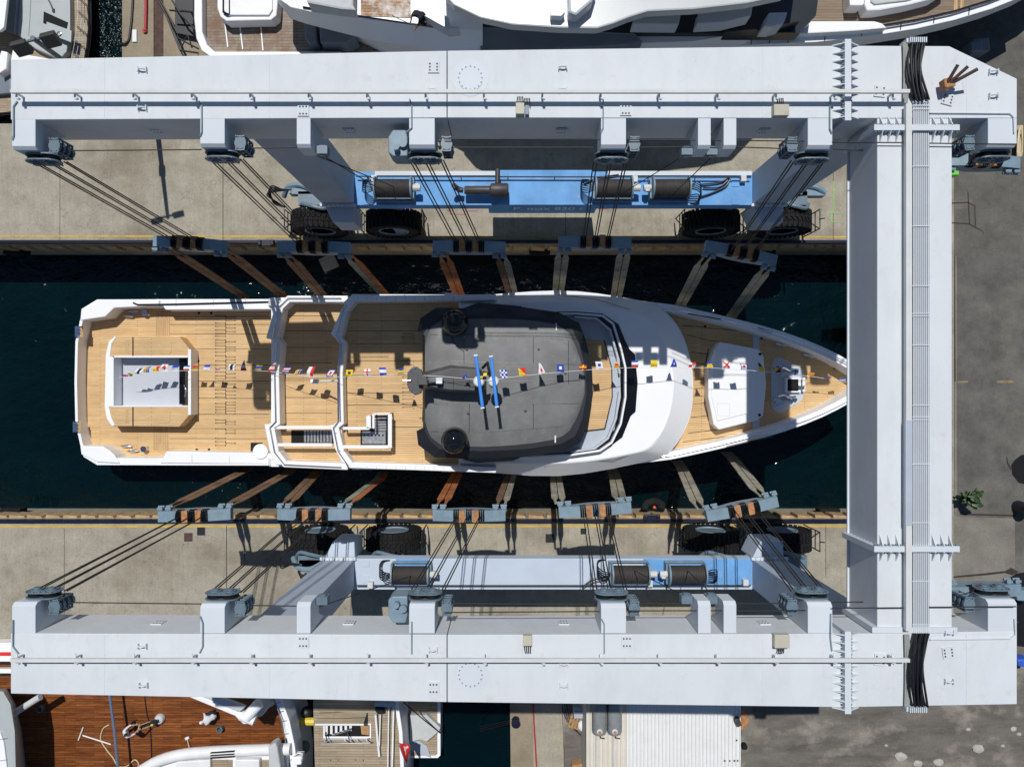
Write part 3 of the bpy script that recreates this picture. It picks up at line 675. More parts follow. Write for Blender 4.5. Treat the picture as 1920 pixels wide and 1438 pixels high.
# bolted splices
def gusset(L, h, t=0.03):
    g = MB(); g.loft([[(0, -t/2, 0), (L, -t/2, 0), (0, -t/2, h)], [(0, t/2, 0), (L, t/2, 0), (0, t/2, h)]]); return proto(g, 'lift_white')
gus = gusset(0.33, 0.20, 0.03)
bolt_b = MB(); bolt_b.lathe([(0.0, 0), (0.035, 0), (0.035, 0.05), (0, 0.05)], (0, 0, 0), 'X', 6); bolt_m = proto(bolt_b, 'lift_white')
for (ya, yb) in ((79, 230), (1180, 1333)):
    x = W(1585, 0, H).x
    b = MB(); y0, y1 = W(0, yb, H).y, W(0, ya, H).y; b.box(x-0.10, x+0.10, y0, y1, HB-0.12, H+0.18); fl = LP('splice_flange', b, 'lift_white')
    n = 9
    for k in range(n+1):
        y = y0 + 0.12 + (y1-y0-0.24)*k/n
        if abs(y - W(0, 186 if ya < 500 else 1227, H).y) < 0.12: continue
        for s in (-1, 1): put('gusset', gus, (x+s*0.10, y, H), 0 if s > 0 else R(180), fl)
    b = MB()
    for k in range(26):
        y = y0 + 0.06 + (y1-y0-0.12)*k/25
        for s in (-1, 1): b.lathe([(0.0, 0), (0.035, 0), (0.035, 0.06), (0.0, 0.06)] if s > 0 else [(0.0, -0.06), (0.035, -0.06), (0.035, 0), (0, 0)], (x+s*0.10, y, H+0.10), 'X', 6)
    tag(LP('bolt_row', b, 'block_grey', parent=fl), kind='stuff')
for py in (243, 1027, 1180):
    y = W(0, py, H).y; x0, x1 = W(1634, 0, H).x, W(1793, 0, H).x
    b = MB(); b.box(x0, x1, y-0.09, y+0.09, HB-0.12, H+(0.17 if py != 1180 else 0.05)); fl = LP('splice_flange', b, 'lift_white')
    if py == 1180: continue
    for px in (1650, 1665, 1680, 1695, 1748, 1764, 1779):
        for s in (-1, 1): put('gusset', gus, (W(px, 0, H).x, y+s*0.09, H), R(90)*s, fl)
    # gussets on the shaded inner face
    for k in range(8):
        for s in (-1, 1):
            g = put('gusset', gus, (W(1645, 0, H).x-0.002, y+s*0.09, H-0.15-k*0.21), 0, fl, rot=(0, 0, 0))
            g.rotation_euler = Matrix(((0, 0, -1), (s, 0, 0), (0, -s, 0))).to_euler() if False else (R(90) * 0, R(-90), R(90)*s)
    b = MB()
    for k in range(24):
        xx = x0 + 0.06 + (x1-x0-0.12)*k/23
        if W(1693, 0, H).x < xx < W(1746, 0, H).x: continue
        for s in (-1, 1): b.obox((xx, y+s*0.115, H+0.09), 0.055, 0.05, 0.055)
    tag(LP('bolt_row', b, 'block_grey', parent=fl), kind='stuff')

# cable tray, pipes and hoses along the cross beam
b = MB(); b.pbox(1699, 195, 1710, 1183, H+0.26, H+0.12); LP('cable_tray', b, 'tray_cream')
b = MB(); b.pbox(1698, 788, 1711, 985, H+0.28, H+0.262); LP('tray_cover', b, 'deck_grey')
b = MB()
for k in range(12): y = 210+k*86; b.pbox(1700, y, 1709, y+3, H+0.12, H-0.01)
LP('tray_foot', b, 'lift_white')
b = MB(); b.pbox(1711.5, 190, 1742.5, 1185, H+0.012, H-0.006); LP('pipe_gap_shade', b, 'block_grey')  # dark strip standing in for the shadow in the gaps between the pipes
for k in range(8):
    x = W(1713.5+k*3.8, 0, H+0.05).x
    b = MB(); b.tube([(x, W(0, 188, H).y, H+0.05), (x, W(0, 1187, H).y, H+0.05)], 0.023, 8); LP('oil_pipe', b, 'lift_white', True)
for y in (192, 198, 205, 312, 424, 536, 588, 593, 647, 760, 782, 787, 870, 980, 1090, 1171, 1175):
    b = MB(); b.pbox(1711, y-0.8, 1743, y+0.8, H+0.10, H+0.072); LP('pipe_clamp', b, 'lift_white')
for (ya, yb, xa, xb, amp) in ((78, 188, 1722, 1727, -9), (1187, 1325, 1728, 1724, -7)):
    for k in range(11):
        o_ = (k-5)*3.1; pts = []
        for j in range(13):
            t = j/12; px = xa + (xb-xa)*t + o_*(0.88+0.16*math.sin(t*3+k)) + amp*math.sin(math.pi*t)*(1 if t < 0.75 else 1) + 1.2*math.sin(2.1*k+t*7)
            pts.append(W(px, ya + (yb-ya)*t, H+0.10+0.05*(k % 3) + 0.06*math.sin(math.pi*t)))
        b = MB(); b.tube(pts, 0.036, 7); LP('hydraulic_hose', b, 'hose_black', True)
    for k in range(4):
        pts = [W((1694 if ya < 500 else 1697)+k*2.2+3*math.sin(math.pi*j/10)*(1 if k % 2 else .4), ya+2 + (yb-ya-4 + (8 if ya < 500 else 0))*j/10, H+0.10) for j in range(11)]
        b = MB(); b.tube(pts, 0.026, 6); LP('signal_cable', b, 'hose_grey', True)
    b = MB(); ye = (72, 80) if ya < 500 else (1325, 1334)
    b.pbox(1700, ye[0], 1738, ye[1], H+0.16, H-0.25)
    for k in range(9): b.obox(W(1706+k*3.7, (ye[0]+ye[1])/2, H+0.22), 0.035, 0.16, 0.10)
    LP('hose_bracket', b, 'lift_white')

# cable trays along the girders
for (py, yy) in ((183, 1), (1227, -1)):
    b = MB(); zt = H+0.48
    k_ = (CAM_H-H)/(CAM_H-zt)
    yy0 = W(0, py-2, H).y; yy1 = W(0, py+2, H).y
    b.box(W(40, 0, H).x, W(1690, 0, H).x, min(yy0, yy1)-0.02, max(yy0, yy1)+0.02, zt-0.10, zt)
    LP('cable_tray', b, 'tray_cream')
    for px in list(range(44, 1690, 108)):
        b = MB(); X = W(px, 0, H).x; yc_ = (yy0+yy1)/2
        b.obox((X, yc_, H+0.16), 0.05, 0.05, 0.32); b.obox((X, yc_, H+0.30), 0.06, 0.30, 0.03); b.obox((X+0.05, yc_-0.17, H+0.30), 0.08, 0.05, 0.10)
        LP('tray_bracket', b, 'lift_white')
# round manholes
for py in (147, 1264):
    b = MB(); c = W(882, py, H); b.lathe([(0.0, 0.0), (0.58, 0.0), (0.58, 0.010), (0.41, 0.010), (0.41, 0.028), (0.0, 0.028)], c, 'Z', 40); mh = LP('manhole', b, 'lift_white')
    b = MB()
    for k in range(16): a = 2*math.pi*k/16; b.lathe([(0, 0.028), (0.022, 0.028), (0.022, 0.045), (0, 0.045)], c + Vector((0.37*math.cos(a), 0.37*math.sin(a), 0)), 'Z', 6)
    tag(LP('bolt_ring', b, 'block_grey', parent=mh), kind='stuff')
# drilled pad plates, lifting eyes
pl = MB(); pl.obox((0, 0, 0.02), 0.36, 0.36, 0.04); pad_m = proto(pl, 'lift_white')
ph = MB()
for x in (-0.10, 0, 0.10):
    for y in (-0.115, 0.115): ph.lathe([(0, 0.040), (0.030, 0.040), (0.030, 0.0425), (0, 0.0425)], (x, y, 0), 'Z', 10)
padh_m = proto(ph, 'rust_dark')
for px, py, rz in ((813, 127, 90), (569, 208, 0), (1173, 207, 0), (1649, 172, 84), (1776, 187, 75), (569, 1203, 0), (1175, 1203, 0), (813, 1289, 0), (1649, 1236, 84), (1777, 1223, 97)):
    p = put('pad_plate', pad_m, W(px, py, H), R(rz), lift); c = put('bolt_holes', padh_m, (0, 0, 0)); c.parent = p
for px, py, s in ((293, 0, 1), (655, 0, 1), (1053, 0, 1), (1432, 0, 1), (297, 0, -1), (655, 0, -1), (1057, 0, -1), (1432, 0, -1)):
    y = W(0, 222.5 if s > 0 else 1188.5, H).y; X = (px-NX)*(CAM_H-15.2)/FPX
    p = put('pad_plate', pad_m, (X, y, 15.2), 0, lift, rot=(R(90)*s, 0, 0)); c = put('bolt_holes', padh_m, (0, 0, 0)); c.parent = p
ey = MB(); ey.tube([(0.13*math.cos(a), 0, 0.13*math.sin(a)) for a in [math.pi*k/8 for k in range(9)]], 0.03, 6); ey.obox((-0.13, 0, 0.05), 0.03, 0.16, 0.10); ey.obox((0.13, 0, 0.05), 0.03, 0.16, 0.1)
eye_m = proto(ey, 'lift_white', True, 40)
for px, py in ((268, 132), (268, 204), (811, 170), (1055, 128), (1055, 170), (1861, 136), (1861, 181), (268, 1210), (270, 1283), (812, 1217), (1057, 1243), (1057, 1284), (1778, 1185), (1778, 1276)):
    put('lifting_eye', eye_m, W(px, py, H), 0, lift)
for px, py, w_, h_ in ((975, 206, .27, .36), (1463, 209, .48, .36), (989, 1199, .28, .32), (1464, 1200, .48, .42), (988, 209, .12, .3)):
    b = MB(); b.obox(W(px, py, H+0.12), w_, h_, 0.24); LP('junction_box', b, 'box_beige' if w_ > .2 else 'gear_grey', bevel=0.015)
    b = MB(); d_ = -1 if py < 500 else 1
    for k in range(4): b.tube([W(px-6+k*4, py+d_*10, H+0.1), W(px-5+k*3.4, py+d_*20, H+0.12), W(px-4+k*3, py+d_*24, H+0.25)], 0.018, 5)
    LP('box_cable', b, 'hose_black')
for pts in ([(32, 190), (25, 200), (25, 255), (22, 262)], [(373, 190), (378, 198), (378, 248), (375, 255)], [(768, 186), (772, 198), (772, 240), (762, 248)], [(1131, 187), (1131, 240), (1126, 250)], [(1556, 190), (1556, 242), (1560, 250)],
            [(1742, 212), (1893, 213), (1901, 220), (1902, 250)], [(24, 1162), (24, 1212), (34, 1225)], [(375, 1155), (380, 1168), (380, 1212), (374, 1224)], [(772, 1165), (772, 1226)], [(1128, 1160), (1133, 1170), (1133, 1225)], [(1558, 1150), (1557, 1195), (1560, 1220)], [(1744, 1199), (1894, 1197), (1904, 1190), (1903, 1160)]):
    b = MB(); b.tube([W(x, y, H+0.04) for x, y in pts], 0.022, 6); LP('conduit', b, 'gear_grey' if pts[0][0] < 1700 else 'lift_white', True)
# rusty lifting pins left on the corner
b = MB(); b.obox(W(1776, 158, H+0.3), 0.34, 0.30, 0.28, 0.2); LP('pin_bracket', b, 'rust', bevel=0.03)
for q in ((1796, 122), (1815, 125), (1833, 130)):
    b = MB(); b.tube([W(1776+(q[0]-1796)*0.25, 156, H+0.4), W(*q, H+0.75)], 0.055, 8); LP('steel_pin', b, 'rust_dark', True)

# long pilot cables between the brackets
for (x0, y0, x1, y1, z) in ((112, 283, 378, 281, 15.3), (420, 279, 556, 277, 15.3), (833, 261, 1127, 262, 15.9), (833, 277, 1112, 277, 15.4), (1174, 262, 1515, 265, 15.9), (1184, 277, 1300, 276, 15.4), (1381, 276, 1500, 280, 15.3), (1560, 267, 1698, 268, 16.32), (1743, 269, 1905, 271, 16.32), (1562, 280, 1632, 283, 15.3),
                         (112, 1129, 378, 1132, 15.3), (421, 1134, 556, 1136, 15.3), (833, 1131, 1112, 1132, 15.4), (833, 1148, 1127, 1146, 15.9), (1174, 1145, 1515, 1144, 16.0), (1184, 1131, 1500, 1131, 15.4), (1560, 1140, 1698, 1139, 16.32), (1743, 1138, 1905, 1137, 16.32), (1562, 1129, 1632, 1128, 15.3)):
    b = MB(); b.tube([W(x0, y0, z), W(x1, y1, z)], 0.020, 5); LP('pilot_cable', b, 'rope')
for a, b_ in (((738, 350, ZC+1.1), (588, 290, 15.2)), ((1162, 366, ZC+1.1), (1270, 300, 12)), ((1260, 366, ZC+1.1), (1340, 290, 15)), ((770, 1080, ZC+1.1), (590, 1140, 15.2)), ((1190, 1070, ZC+1.1), (1310, 1130, 15.2)), ((1290, 1070, ZC+1.1), (1352, 1130, 15.2)), ((738, 370, ZC+1.0), (588, 282, 15.2))):
    b = MB(); b.tube([W(*a), W(*b_)], 0.020, 5); LP('winch_rope', b, 'rope')

# ------------------------------------------------------------------ spreader beams, hoist ropes and slings
ZS = 7.8
pf = [(-1.6, -.17), (-1.6, .16), (-.55, .34), (.55, .34), (1.6, .16), (1.6, -.17), (.28, -.50), (-.28, -.50)]
bm_ = MB(); bm_.loft([[(x, -0.24, z) for x, z in reversed(pf)][::-1], [(x, 0.24, z) for x, z in reversed(pf)][::-1]])
body_m = proto(bm_, 'gear_grey')
hs = MB()
for x in (-0.30, 0.30): hs.obox((x, 0.0, 0.36), 0.26, 0.52, 0.16); hs.obox((x, -0.27, 0.10), 0.26, 0.06, 0.5)
hous_m = proto(hs, 'rust')
sl = MB()
for x in (-0.0, -0.58, 0.58):
    for k in range(3): sl.lathe([(0.04, -0.03), (0.30, -0.03), (0.25, 0.0), (0.30, 0.03), (0.04, 0.03)], (x*0.95 + (k-1)*0.09, 0, 0.22), 'X', 16)
pul_m = proto(sl, 'black_iron', True, 30)
ck = MB()
for x in (-1.52, -1.16, 1.16, 1.52):
    ck.obox((x, 0.32, -0.02), 0.16, 0.20, 0.22); ck.tube([(x-0.14, 0.40, -0.05), (x+0.14, 0.40, -0.05)], 0.055, 8); ck.obox((x, 0.34, 0.10), 0.24, 0.10, 0.06)
shk_m = proto(ck, 'gear_grey', True, 30)
mk = MB(); mk.obox((-0.13, 0.244, -0.10), 0.05, 0.006, 0.22); mk.obox((0.06, 0.244, -0.02), 0.20, 0.006, 0.05); mk.obox((0.06, 0.244, -0.18), 0.20, 0.006, 0.05); mk.obox((0.14, 0.244, -0.10), 0.05, 0.006, 0.16)
mark_m = proto(mk, 'red_mark')
SP = {1: [(358, 458, -4), (590, 465, -1), (880, 464, -1), (1115, 456, -1), (1388, 476, -12), (1836, 305, -2)], -1: [(367, 965, 2), (590, 963, 0), (880, 965, 0), (1115, 955, 4), (1390, 953, 12), (1838, 1106, 2)]}
order = ['first', 'second', 'third', 'fourth', 'fifth']
SPREAD = {}
for s in (1, -1):
    for i, (px, py, rz) in enumerate(SP[s]):
        z = ZS if i < 5 else 9.5
        p = W(px, py, z)
        side = 'upper' if s > 0 else 'lower'
        lab = f'grey steel spreader beam on the {side} side of the yacht, {order[i]} from its stern' if i < 5 else f'spare grey spreader beam hung beyond the cross beam at the {side} girder'
        t = thing('spreader_beam', p, lab, 'spreader beam', 'spreader beams of the hoist'); t.rotation_euler.z = R(rz) + (R(180) if s > 0 else 0)
        for nm, m_ in (('beam', body_m), ('sheave_housing', hous_m), ('pulleys', pul_m), ('sling_shackles', shk_m), ('painted_mark', mark_m)):
            o = put(nm, m_, (0, 0, 0)); o.parent = t
        SPREAD[(i, s)] = p
        bi = [0, 1, 3, 4, 7, 8][i]
        c = BLOCKS[(bi, s)]
        for k, off in enumerate((-0.58, -0.46, -0.06, 0.05, 0.50, 0.60)):
            a = Vector((c[0] + off*0.95, c[1]-s*0.04, c[2]-0.25)); e = p + Vector((off*0.95, 0.04*(k % 2), 0.25))
            b = MB(); b.tube([a, e], 0.024, 5); LP('hoist_rope', b, 'rope')

SL = [  # (top beam end, top at water, bottom beam end, bottom at water) photo positions of each pair, colours of the pair
 ((325, 470), (452, 553), (325, 948), (455, 884), 'sling_brown', 'sling_brown'), ((425, 470), (528, 553), (425, 950), (540, 886), 'sling_brown', 'sling_brown'),
 ((540, 480), (605, 555), (537, 945), (590, 890), 'sling_brown', 'sling_brown'), ((655, 480), (722, 555), (650, 945), (712, 897), 'sling_green', 'sling_orange'),
 ((832, 480), (862, 556), (828, 945), (856, 890), 'sling_orange', 'sling_orange'), ((940, 480), (962, 556), (940, 945), (958, 890), 'sling_brown', 'sling_beige'),
 ((1055, 470), (1046, 552), (1048, 942), (1042, 892), 'sling_beige', 'sling_beige'), ((1171, 468), (1156, 554), (1162, 938), (1152, 890), 'sling_beige', 'sling_beige'),
 ((1322, 485), (1276, 572), (1312, 952), (1277, 874), 'sling_beige', 'sling_beige'), ((1440, 500), (1370, 596), (1428, 928), (1372, 857), 'sling_beige', 'sling_beige')]
for i, (ta, tw, ba, bw, m0, m1) in enumerate(SL):
    nth = order[i//2]; endw = 'sternward' if i % 2 == 0 else 'bow-side'
    for q, mt in ((-1, m0), (1, m1)):
        dx = q*0.175
        A, B_, C_, D_ = W(*ta, ZS-0.35), W(*tw, -2.0), W(*bw, -2.0), W(*ba, ZS-0.35)
        def lerp(u, v, t): return u + (v-u)*t
        side_n = [A + Vector((dx*0.9, 0, 0.28)), lerp(A, B_, 0.07)+Vector((dx*0.95, 0, 0)), lerp(A, B_, 0.14)+Vector((dx, 0, 0)), B_ + Vector((dx, 0, 0)), Vector((B_.x+dx, B_.y*0.93, -3.6))]
        side_s = [D_ + Vector((dx*0.9, 0, 0.28)), lerp(D_, C_, 0.07)+Vector((dx*0.95, 0, 0)), lerp(D_, C_, 0.14)+Vector((dx, 0, 0)), C_ + Vector((dx, 0, 0)), Vector((C_.x+dx, C_.y*0.93, -3.6))]
        path = side_n + [Vector(((B_.x+C_.x)/2+dx, 0.3, -6.3))] + list(reversed(side_s))
        wd = [0.10, 0.13, 0.31, 0.31, 0.31, 0.31, 0.31, 0.31, 0.31, 0.13, 0.10]
        b = MB(); loops = []
        for k, p in enumerate(path):
            d = (path[min(k+1, len(path)-1)] - path[max(k-1, 0)]).normalized(); nrm = Vector((1, 0, 0)).cross(d).normalized()*0.02
            w2 = Vector((wd[k]/2, 0, 0))
            loops.append([p-w2-nrm, p+w2-nrm, p+w2+nrm, p-w2+nrm])
        b.loft(loops)
        colr = {'sling_brown': 'brown', 'sling_orange': 'rust orange', 'sling_beige': 'beige', 'sling_green': 'grey green'}[mt]
        b.build('lifting_sling', mt, label=f'{colr} webbing sling on the {nth} spreader pair, {endw} end, strap nearer the {"stern" if q < 0 else "bow"}', cat='sling', group='lifting slings under the yacht')
# ================================================================== THE YACHT IN THE SLIP
ZA, ZU, ZD, ZF = -1.45, 0.45, 2.5, 1.25        # aft deck, upper deck, sun deck, foredeck
YC = 0.25
yacht = thing('motor_yacht', (-3.0, YC, WATER), 'white motor yacht with teak decks and black hardtop afloat in the slip', 'yacht')
def YP(name, mb, mat, smooth=False, bevel=0.0, parent=None, label=None): return mb.build(name, mat, parent or yacht, smooth, bevel, label=label)

# hull: flared shell with a bulwark cap
HP = [(-24.75, 0.02, -.62), (-24.70, 2.3, -.62), (-24.42, 3.5, -.6), (-24.2, 4.2, -.56), (-23.4, 4.66, -.5), (-18, 4.68, -.5), (-13.75, 4.68, -.45), (-13.3, 4.66, .30), (-9, 4.66, .45),
      (-3, 4.64, .6), (2, 4.58, .8), (4.4, 4.5, 1.2), (6.4, 4.36, 1.75), (8.4, 4.08, 2.0), (9.6, 3.82, 2.05), (10.8, 3.54, 2.12), (12.0, 3.24, 2.18), (13.2, 2.92, 2.22), (14.3, 2.58, 2.26), (15.3, 2.22, 2.3), (16.2, 1.84, 2.34), (17.0, 1.44, 2.38), (17.6, 1.10, 2.4), (18.2, .72, 2.42), (18.7, .36, 2.43), (19.0, .05, 2.44)]
def ring(f): return [Vector((x, YC+h, z)) for x, h, z in f] + [Vector((x, YC-h, z)) for x, h, z in reversed(f)]
def inset(f, d, dz):
    out = []
    for i, (x, h, z) in enumerate(f):
        a = f[max(i-1, 0)]; c = f[min(i+1, len(f)-1)]
        t = Vector((c[0]-a[0], c[1]-a[1])).normalized(); n = Vector((t.y, -t.x))
        X, Hh = x + n.x*d, h + n.y*d
        if i == 0: X, Hh = x + 0.14, 0.02
        if i in (1, 2): X = x + 0.14; Hh = h - 0.05
        if i == 3: X = x + 0.16; Hh = h - 0.12
        out.append((min(X, 18.6), max(0.02, Hh), z+dz))
    return out
o0 = ring(HP); c1 = ring(inset(HP, 0.40, 0.0)); c2 = ring(inset(HP, 0.43, -1.15))
def lower(z, kx, kh): return ring([((x+3)*kx-3 if x > 0 else x*1.0+0.15, h*kh, z) for x, h, _ in HP])
b = MB(); n_ = len(o0)
b.loft([lower(-5.2, 0.80, 0.55), lower(-3.1, 0.90, 0.90), lower(-1.6, 0.95, 0.965), [p + Vector((0, 0, -0.10)) for p in o0], o0, c1, c2], True, False)
hull = YP('hull', b, 'yacht_white', True)
# dark boot stripe just above the water on the shaded side
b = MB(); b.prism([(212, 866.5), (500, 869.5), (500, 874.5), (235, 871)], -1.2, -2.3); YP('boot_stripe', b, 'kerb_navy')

# ---- aft deck
b = MB(); b.prism([(149, 602), (196, 594), (214, 577), (300, 572), (512, 572), (512, 856), (300, 858), (214, 855), (196, 838), (151, 836), (146, 760), (146, 680)], ZA, ZA-0.6); YP('aft_deck', b, 'teak')
b = MB(); b.prism([(292, 583), (318, 583), (318, 630), (292, 630)], ZA+0.008, ZA-0.1); b.prism([(287, 800), (316, 800), (316, 845), (287, 845)], ZA+0.008, ZA-0.1); b.each('margin_plank', 'teak_side', yacht)
for pts in ([(152, 579), (182, 562.5), (250, 561.5), (300, 562), (297, 573), (214, 577.5), (197, 594), (150, 601)], [(150, 836), (192, 837), (205, 845), (214, 853), (224, 868.5), (182, 866.5), (152, 852)]):
    b = MB(); b.prism(pts, -0.40, -1.6); YP('stern_quarter', b, 'yacht_white', bevel=0.05)
for pts in ([(298, 562), (512, 561), (512, 580), (310, 581)], [(312, 846), (512, 850), (512, 869.8), (300, 868.2)]):
    b = MB(); b.prism(pts, -0.42, -1.5); YP('bulwark', b, 'yacht_white', bevel=0.04)
b = MB(); b.tube([W(250, 568, -0.40), W(258, 571.5, -0.38), W(330, 570.5, -0.38), W(510, 566, -0.38)], 0.05, 6); YP('rail_groove', b, 'glass_black')
# the raised sun pads round the pool
PZ = -0.62
for nm, pts in (('sun_pad', [(213, 631), (337, 631.5), (356, 655), (356, 668.5), (205, 668.5), (206, 640)]), ('sun_pad', [(204, 762.5), (355, 762.5), (355, 778), (336, 800), (213, 799), (205, 790)])):
    b = MB(); b.prism(pts, PZ, ZA-0.05); sp_ = YP(nm, b, 'teak', bevel=0.02)
    ya, yb = (637, 663) if pts[0][1] < 700 else (768, 793)
    b = MB(); xx = 296 if ya < 700 else 294; b.prism([(xx+3, ya), (xx+22, ya), (xx+25, ya+3), (xx+25, yb-3), (xx+22, yb), (xx+3, yb), (xx, yb-3), (xx, ya+3)], PZ+0.02, PZ-0.02); YP('pad_hatch', b, 'teak', bevel=0.01, parent=sp_)
    b = MB(); b.pbox(248, 632 if ya < 700 else 763, 250.5, 668 if ya < 700 else 799, PZ+0.006, PZ-0.05); YP('pad_joint', b, 'seam', parent=sp_)
    b = MB(); b.pbox(236, 637 if ya < 700 else 768, 240, 664 if ya < 700 else 794, PZ+0.006, PZ-0.05); YP('pad_edging', b, 'teak_side', parent=sp_)
b = MB(); b.prism([(198, 666), (204, 640), (215, 631), (217, 633), (209, 645), (206, 668), (213, 670), (213, 760), (204, 763), (209, 784), (215, 797), (210, 799), (200, 785), (196, 762)], PZ+0.04, ZA-0.05); YP('pool_coaming', b, 'yacht_white', bevel=0.02)
b = MB(); b.pbox(352.5, 655, 358, 778, PZ+0.05, ZA-0.05); b.pbox(214, 667.5, 352, 670.5, PZ+0.03, ZA); b.pbox(206, 760.5, 352, 763, PZ+0.03, ZA); YP('pool_wall', b, 'yacht_white', bevel=0.015)
b = MB(); b.pbox(210, 669, 354, 762, ZA+0.012, ZA-0.02); YP('pool_floor', b, 'pool_white')
b = MB(); b.pbox(336, 672, 347, 758, ZA+0.35, ZA+0.02); YP('pool_window', b, 'glass_black')
b = MB(); b.pbox(223, 672, 229, 758, ZA+0.06, ZA+0.014); YP('pool_sill', b, 'deck_grey')
b = MB()
for x, y0, y1 in ((212, 676, 758),): b.tube([W(x, y0, PZ-0.3), W(x, y1, PZ-0.3)], 0.03, 6)
b.tube(arc([tuple(W(345, 722, -0.6)), tuple(W(348, 730, -0.45)), tuple(W(347, 745, -0.6))], 5), 0.025, 6)
YP('pool_rail', b, 'chrome', True)
# deck joints, tender chock fittings and seams
b = MB()
for y in (593, 608, 626, 654, 684, 714, 746, 776, 803, 822): b.pbox(318, y, 505, y+0.8, ZA+0.006, ZA)
tag(YP('deck_seam', b, 'seam'), kind='stuff')
b = MB(); random.seed(3)
y = 592
while y < 842:
    for x0, x1, o in ((404.5, 423, 0), (423.5, 441, 3)):
        if random.random() < 0.86:
            b.pbox(x0, y+o, x1, y+o+0.7, ZA+0.007, ZA); b.pbox(x0-0.7, y+o-1.2, x0+0.8, y+o+1.8, ZA+0.008, ZA); b.pbox(x1-1, y+o-1, x1+0.5, y+o+1.6, ZA+0.008, ZA)
    y += random.choice((5.2, 6.2, 7.2))
tag(YP('lashing_points', b, 'seam'), kind='stuff')
cl = MB(); cl.tube([(-0.26, 0, 0.13), (-0.12, 0, 0.15), (0.12, 0, 0.15), (0.26, 0, 0.13)], [0.03, 0.05, 0.05, 0.03], 8); cl.tube([(-0.10, 0, 0), (-0.10, 0, 0.14)], 0.045, 8); cl.tube([(0.10, 0, 0), (0.10, 0, 0.14)], 0.045, 8); cl.obox((0, 0, 0.01), 0.36, 0.14, 0.02)
cleat_m = proto(cl, 'chrome', True, 40)
for px, py, z, rz in ((254, 585, ZA, 3), (243, 594, ZA, -5), (239, 836, ZA, -3), (252, 845, ZA, 3), (1462, 647, ZF+.05, -18), (1513, 668, ZF+.05, -22), (1512, 775, ZF+.05, 22), (1459, 799, ZF+.05, 18)):
    put('mooring_cleat', cleat_m, W(px, py, z), R(rz), yacht, scale=(1.15, 1.15, 1.15))
bo = MB(); bo.lathe([(0, 0), (0.17, 0), (0.13, 0.05), (0.12, 0.22), (0.17, 0.26), (0.17, 0.31), (0, 0.31)], (0, 0, 0), 'Z', 18); boll_m = proto(bo, 'chrome', True, 40)
for px, py in ((276, 588), (274, 841)): put('capstan', boll_m, W(px, py, ZA), 0, yacht)
dr_ = MB(); dr_.lathe([(0, 0), (0.075, 0), (0.075, 0.006), (0, 0.006)], (0, 0, 0), 'Z', 14); drain_m = proto(dr_, 'dark_hole')
for px, py, z in ((373, 587, ZA), (396, 587, ZA), (214, 585, ZA), (369, 843, ZA), (392, 843, ZA), (212, 841, ZA), (372, 677, ZA), (543, 580, ZU), (535, 648, ZU), (534, 783, ZU), (534, 790, ZU), (540, 852, ZU), (684, 571, ZD), (671, 570, ZD), (649, 665, ZD), (649, 766, ZD), (681, 860, ZD), (669, 861, ZD), (854, 861, ZD), (1428, 634, ZF), (1565, 690, ZF), (1565, 754, ZF), (1428, 808, ZF), (1322, 612, ZF)):
    put('deck_drain', drain_m, W(px, py, z+0.002), 0, yacht)
b = MB()
for s, (x, y) in ((1, (147, 622)), (-1, (143, 800))):
    for k in range(3): b.tube([W(x-4, y-6+k*6, -0.5), W(x+5, y-5+k*6, -0.45)], 0.09, 8)
    b.obox(W(x+1, y, -0.6), 0.35, 0.62, 0.18)
    YP('stern_fairlead', b, 'chrome', True); b = MB()
b = MB(); b.pbox(470, 830, 492, 848, ZA+0.02, ZA); YP('stair_well', b, 'dark_hole')
b = MB(); b.lathe([(0, 0), (0.42, 0), (0.42, 0.08), (0, 0.08)], W(489, 846, -0.42), 'Z', 24); YP('side_hatch', b, 'yacht_white', True)

# ---- lower superstructure and upper deck
b = MB(); b.prismw([(-13.25, YC+4.2), (-12.6, YC+4.60), (4.0, YC+4.52), (7.8, YC+3.75), (8.6, YC+2.2), (8.9, YC), (8.6, YC-2.2), (7.8, YC-3.75), (4.0, YC-4.52), (-12.6, YC-4.60), (-13.25, YC-4.2)], ZU-0.02, -2.2); YP('deckhouse', b, 'yacht_white')
b = MB(); b.prism([(522, 596), (530, 575), (543, 563), (650, 562), (650, 874), (545, 872), (524, 850), (522, 790)], ZU+0.02, ZU-0.35); YP('upper_deck', b, 'teak')
UB = [(652, 560.5), (541, 560.5), (525, 576), (514, 634), (521, 643), (517, 700), (519, 792), (508, 800), (517, 848), (534, 870), (652, 875)]
b = MB(); b.band(UB, 0.34, ZU+0.95, -0.6); YP('upper_bulwark', b, 'yacht_white', bevel=0.03)
b = MB(); b.tube([W(x, y, ZU+1.02) for x, y in ((640, 559.5), (540, 559.5), (523, 576), (512, 632), (519, 644), (515, 700), (517, 790), (506, 802), (515, 848), (533, 871), (640, 876))], 0.035, 8); YP('hand_rail', b, 'chrome', True)
for pts in ([(524, 562), (515, 575), (498, 634), (513, 638), (520, 600), (527, 574)], [(495, 795), (513, 797), (516, 845), (528, 872), (516, 872), (505, 846)]):
    b = MB(); b.prism(pts, ZU+0.55, -0.7); YP('wing_fairing', b, 'yacht_white', bevel=0.06)
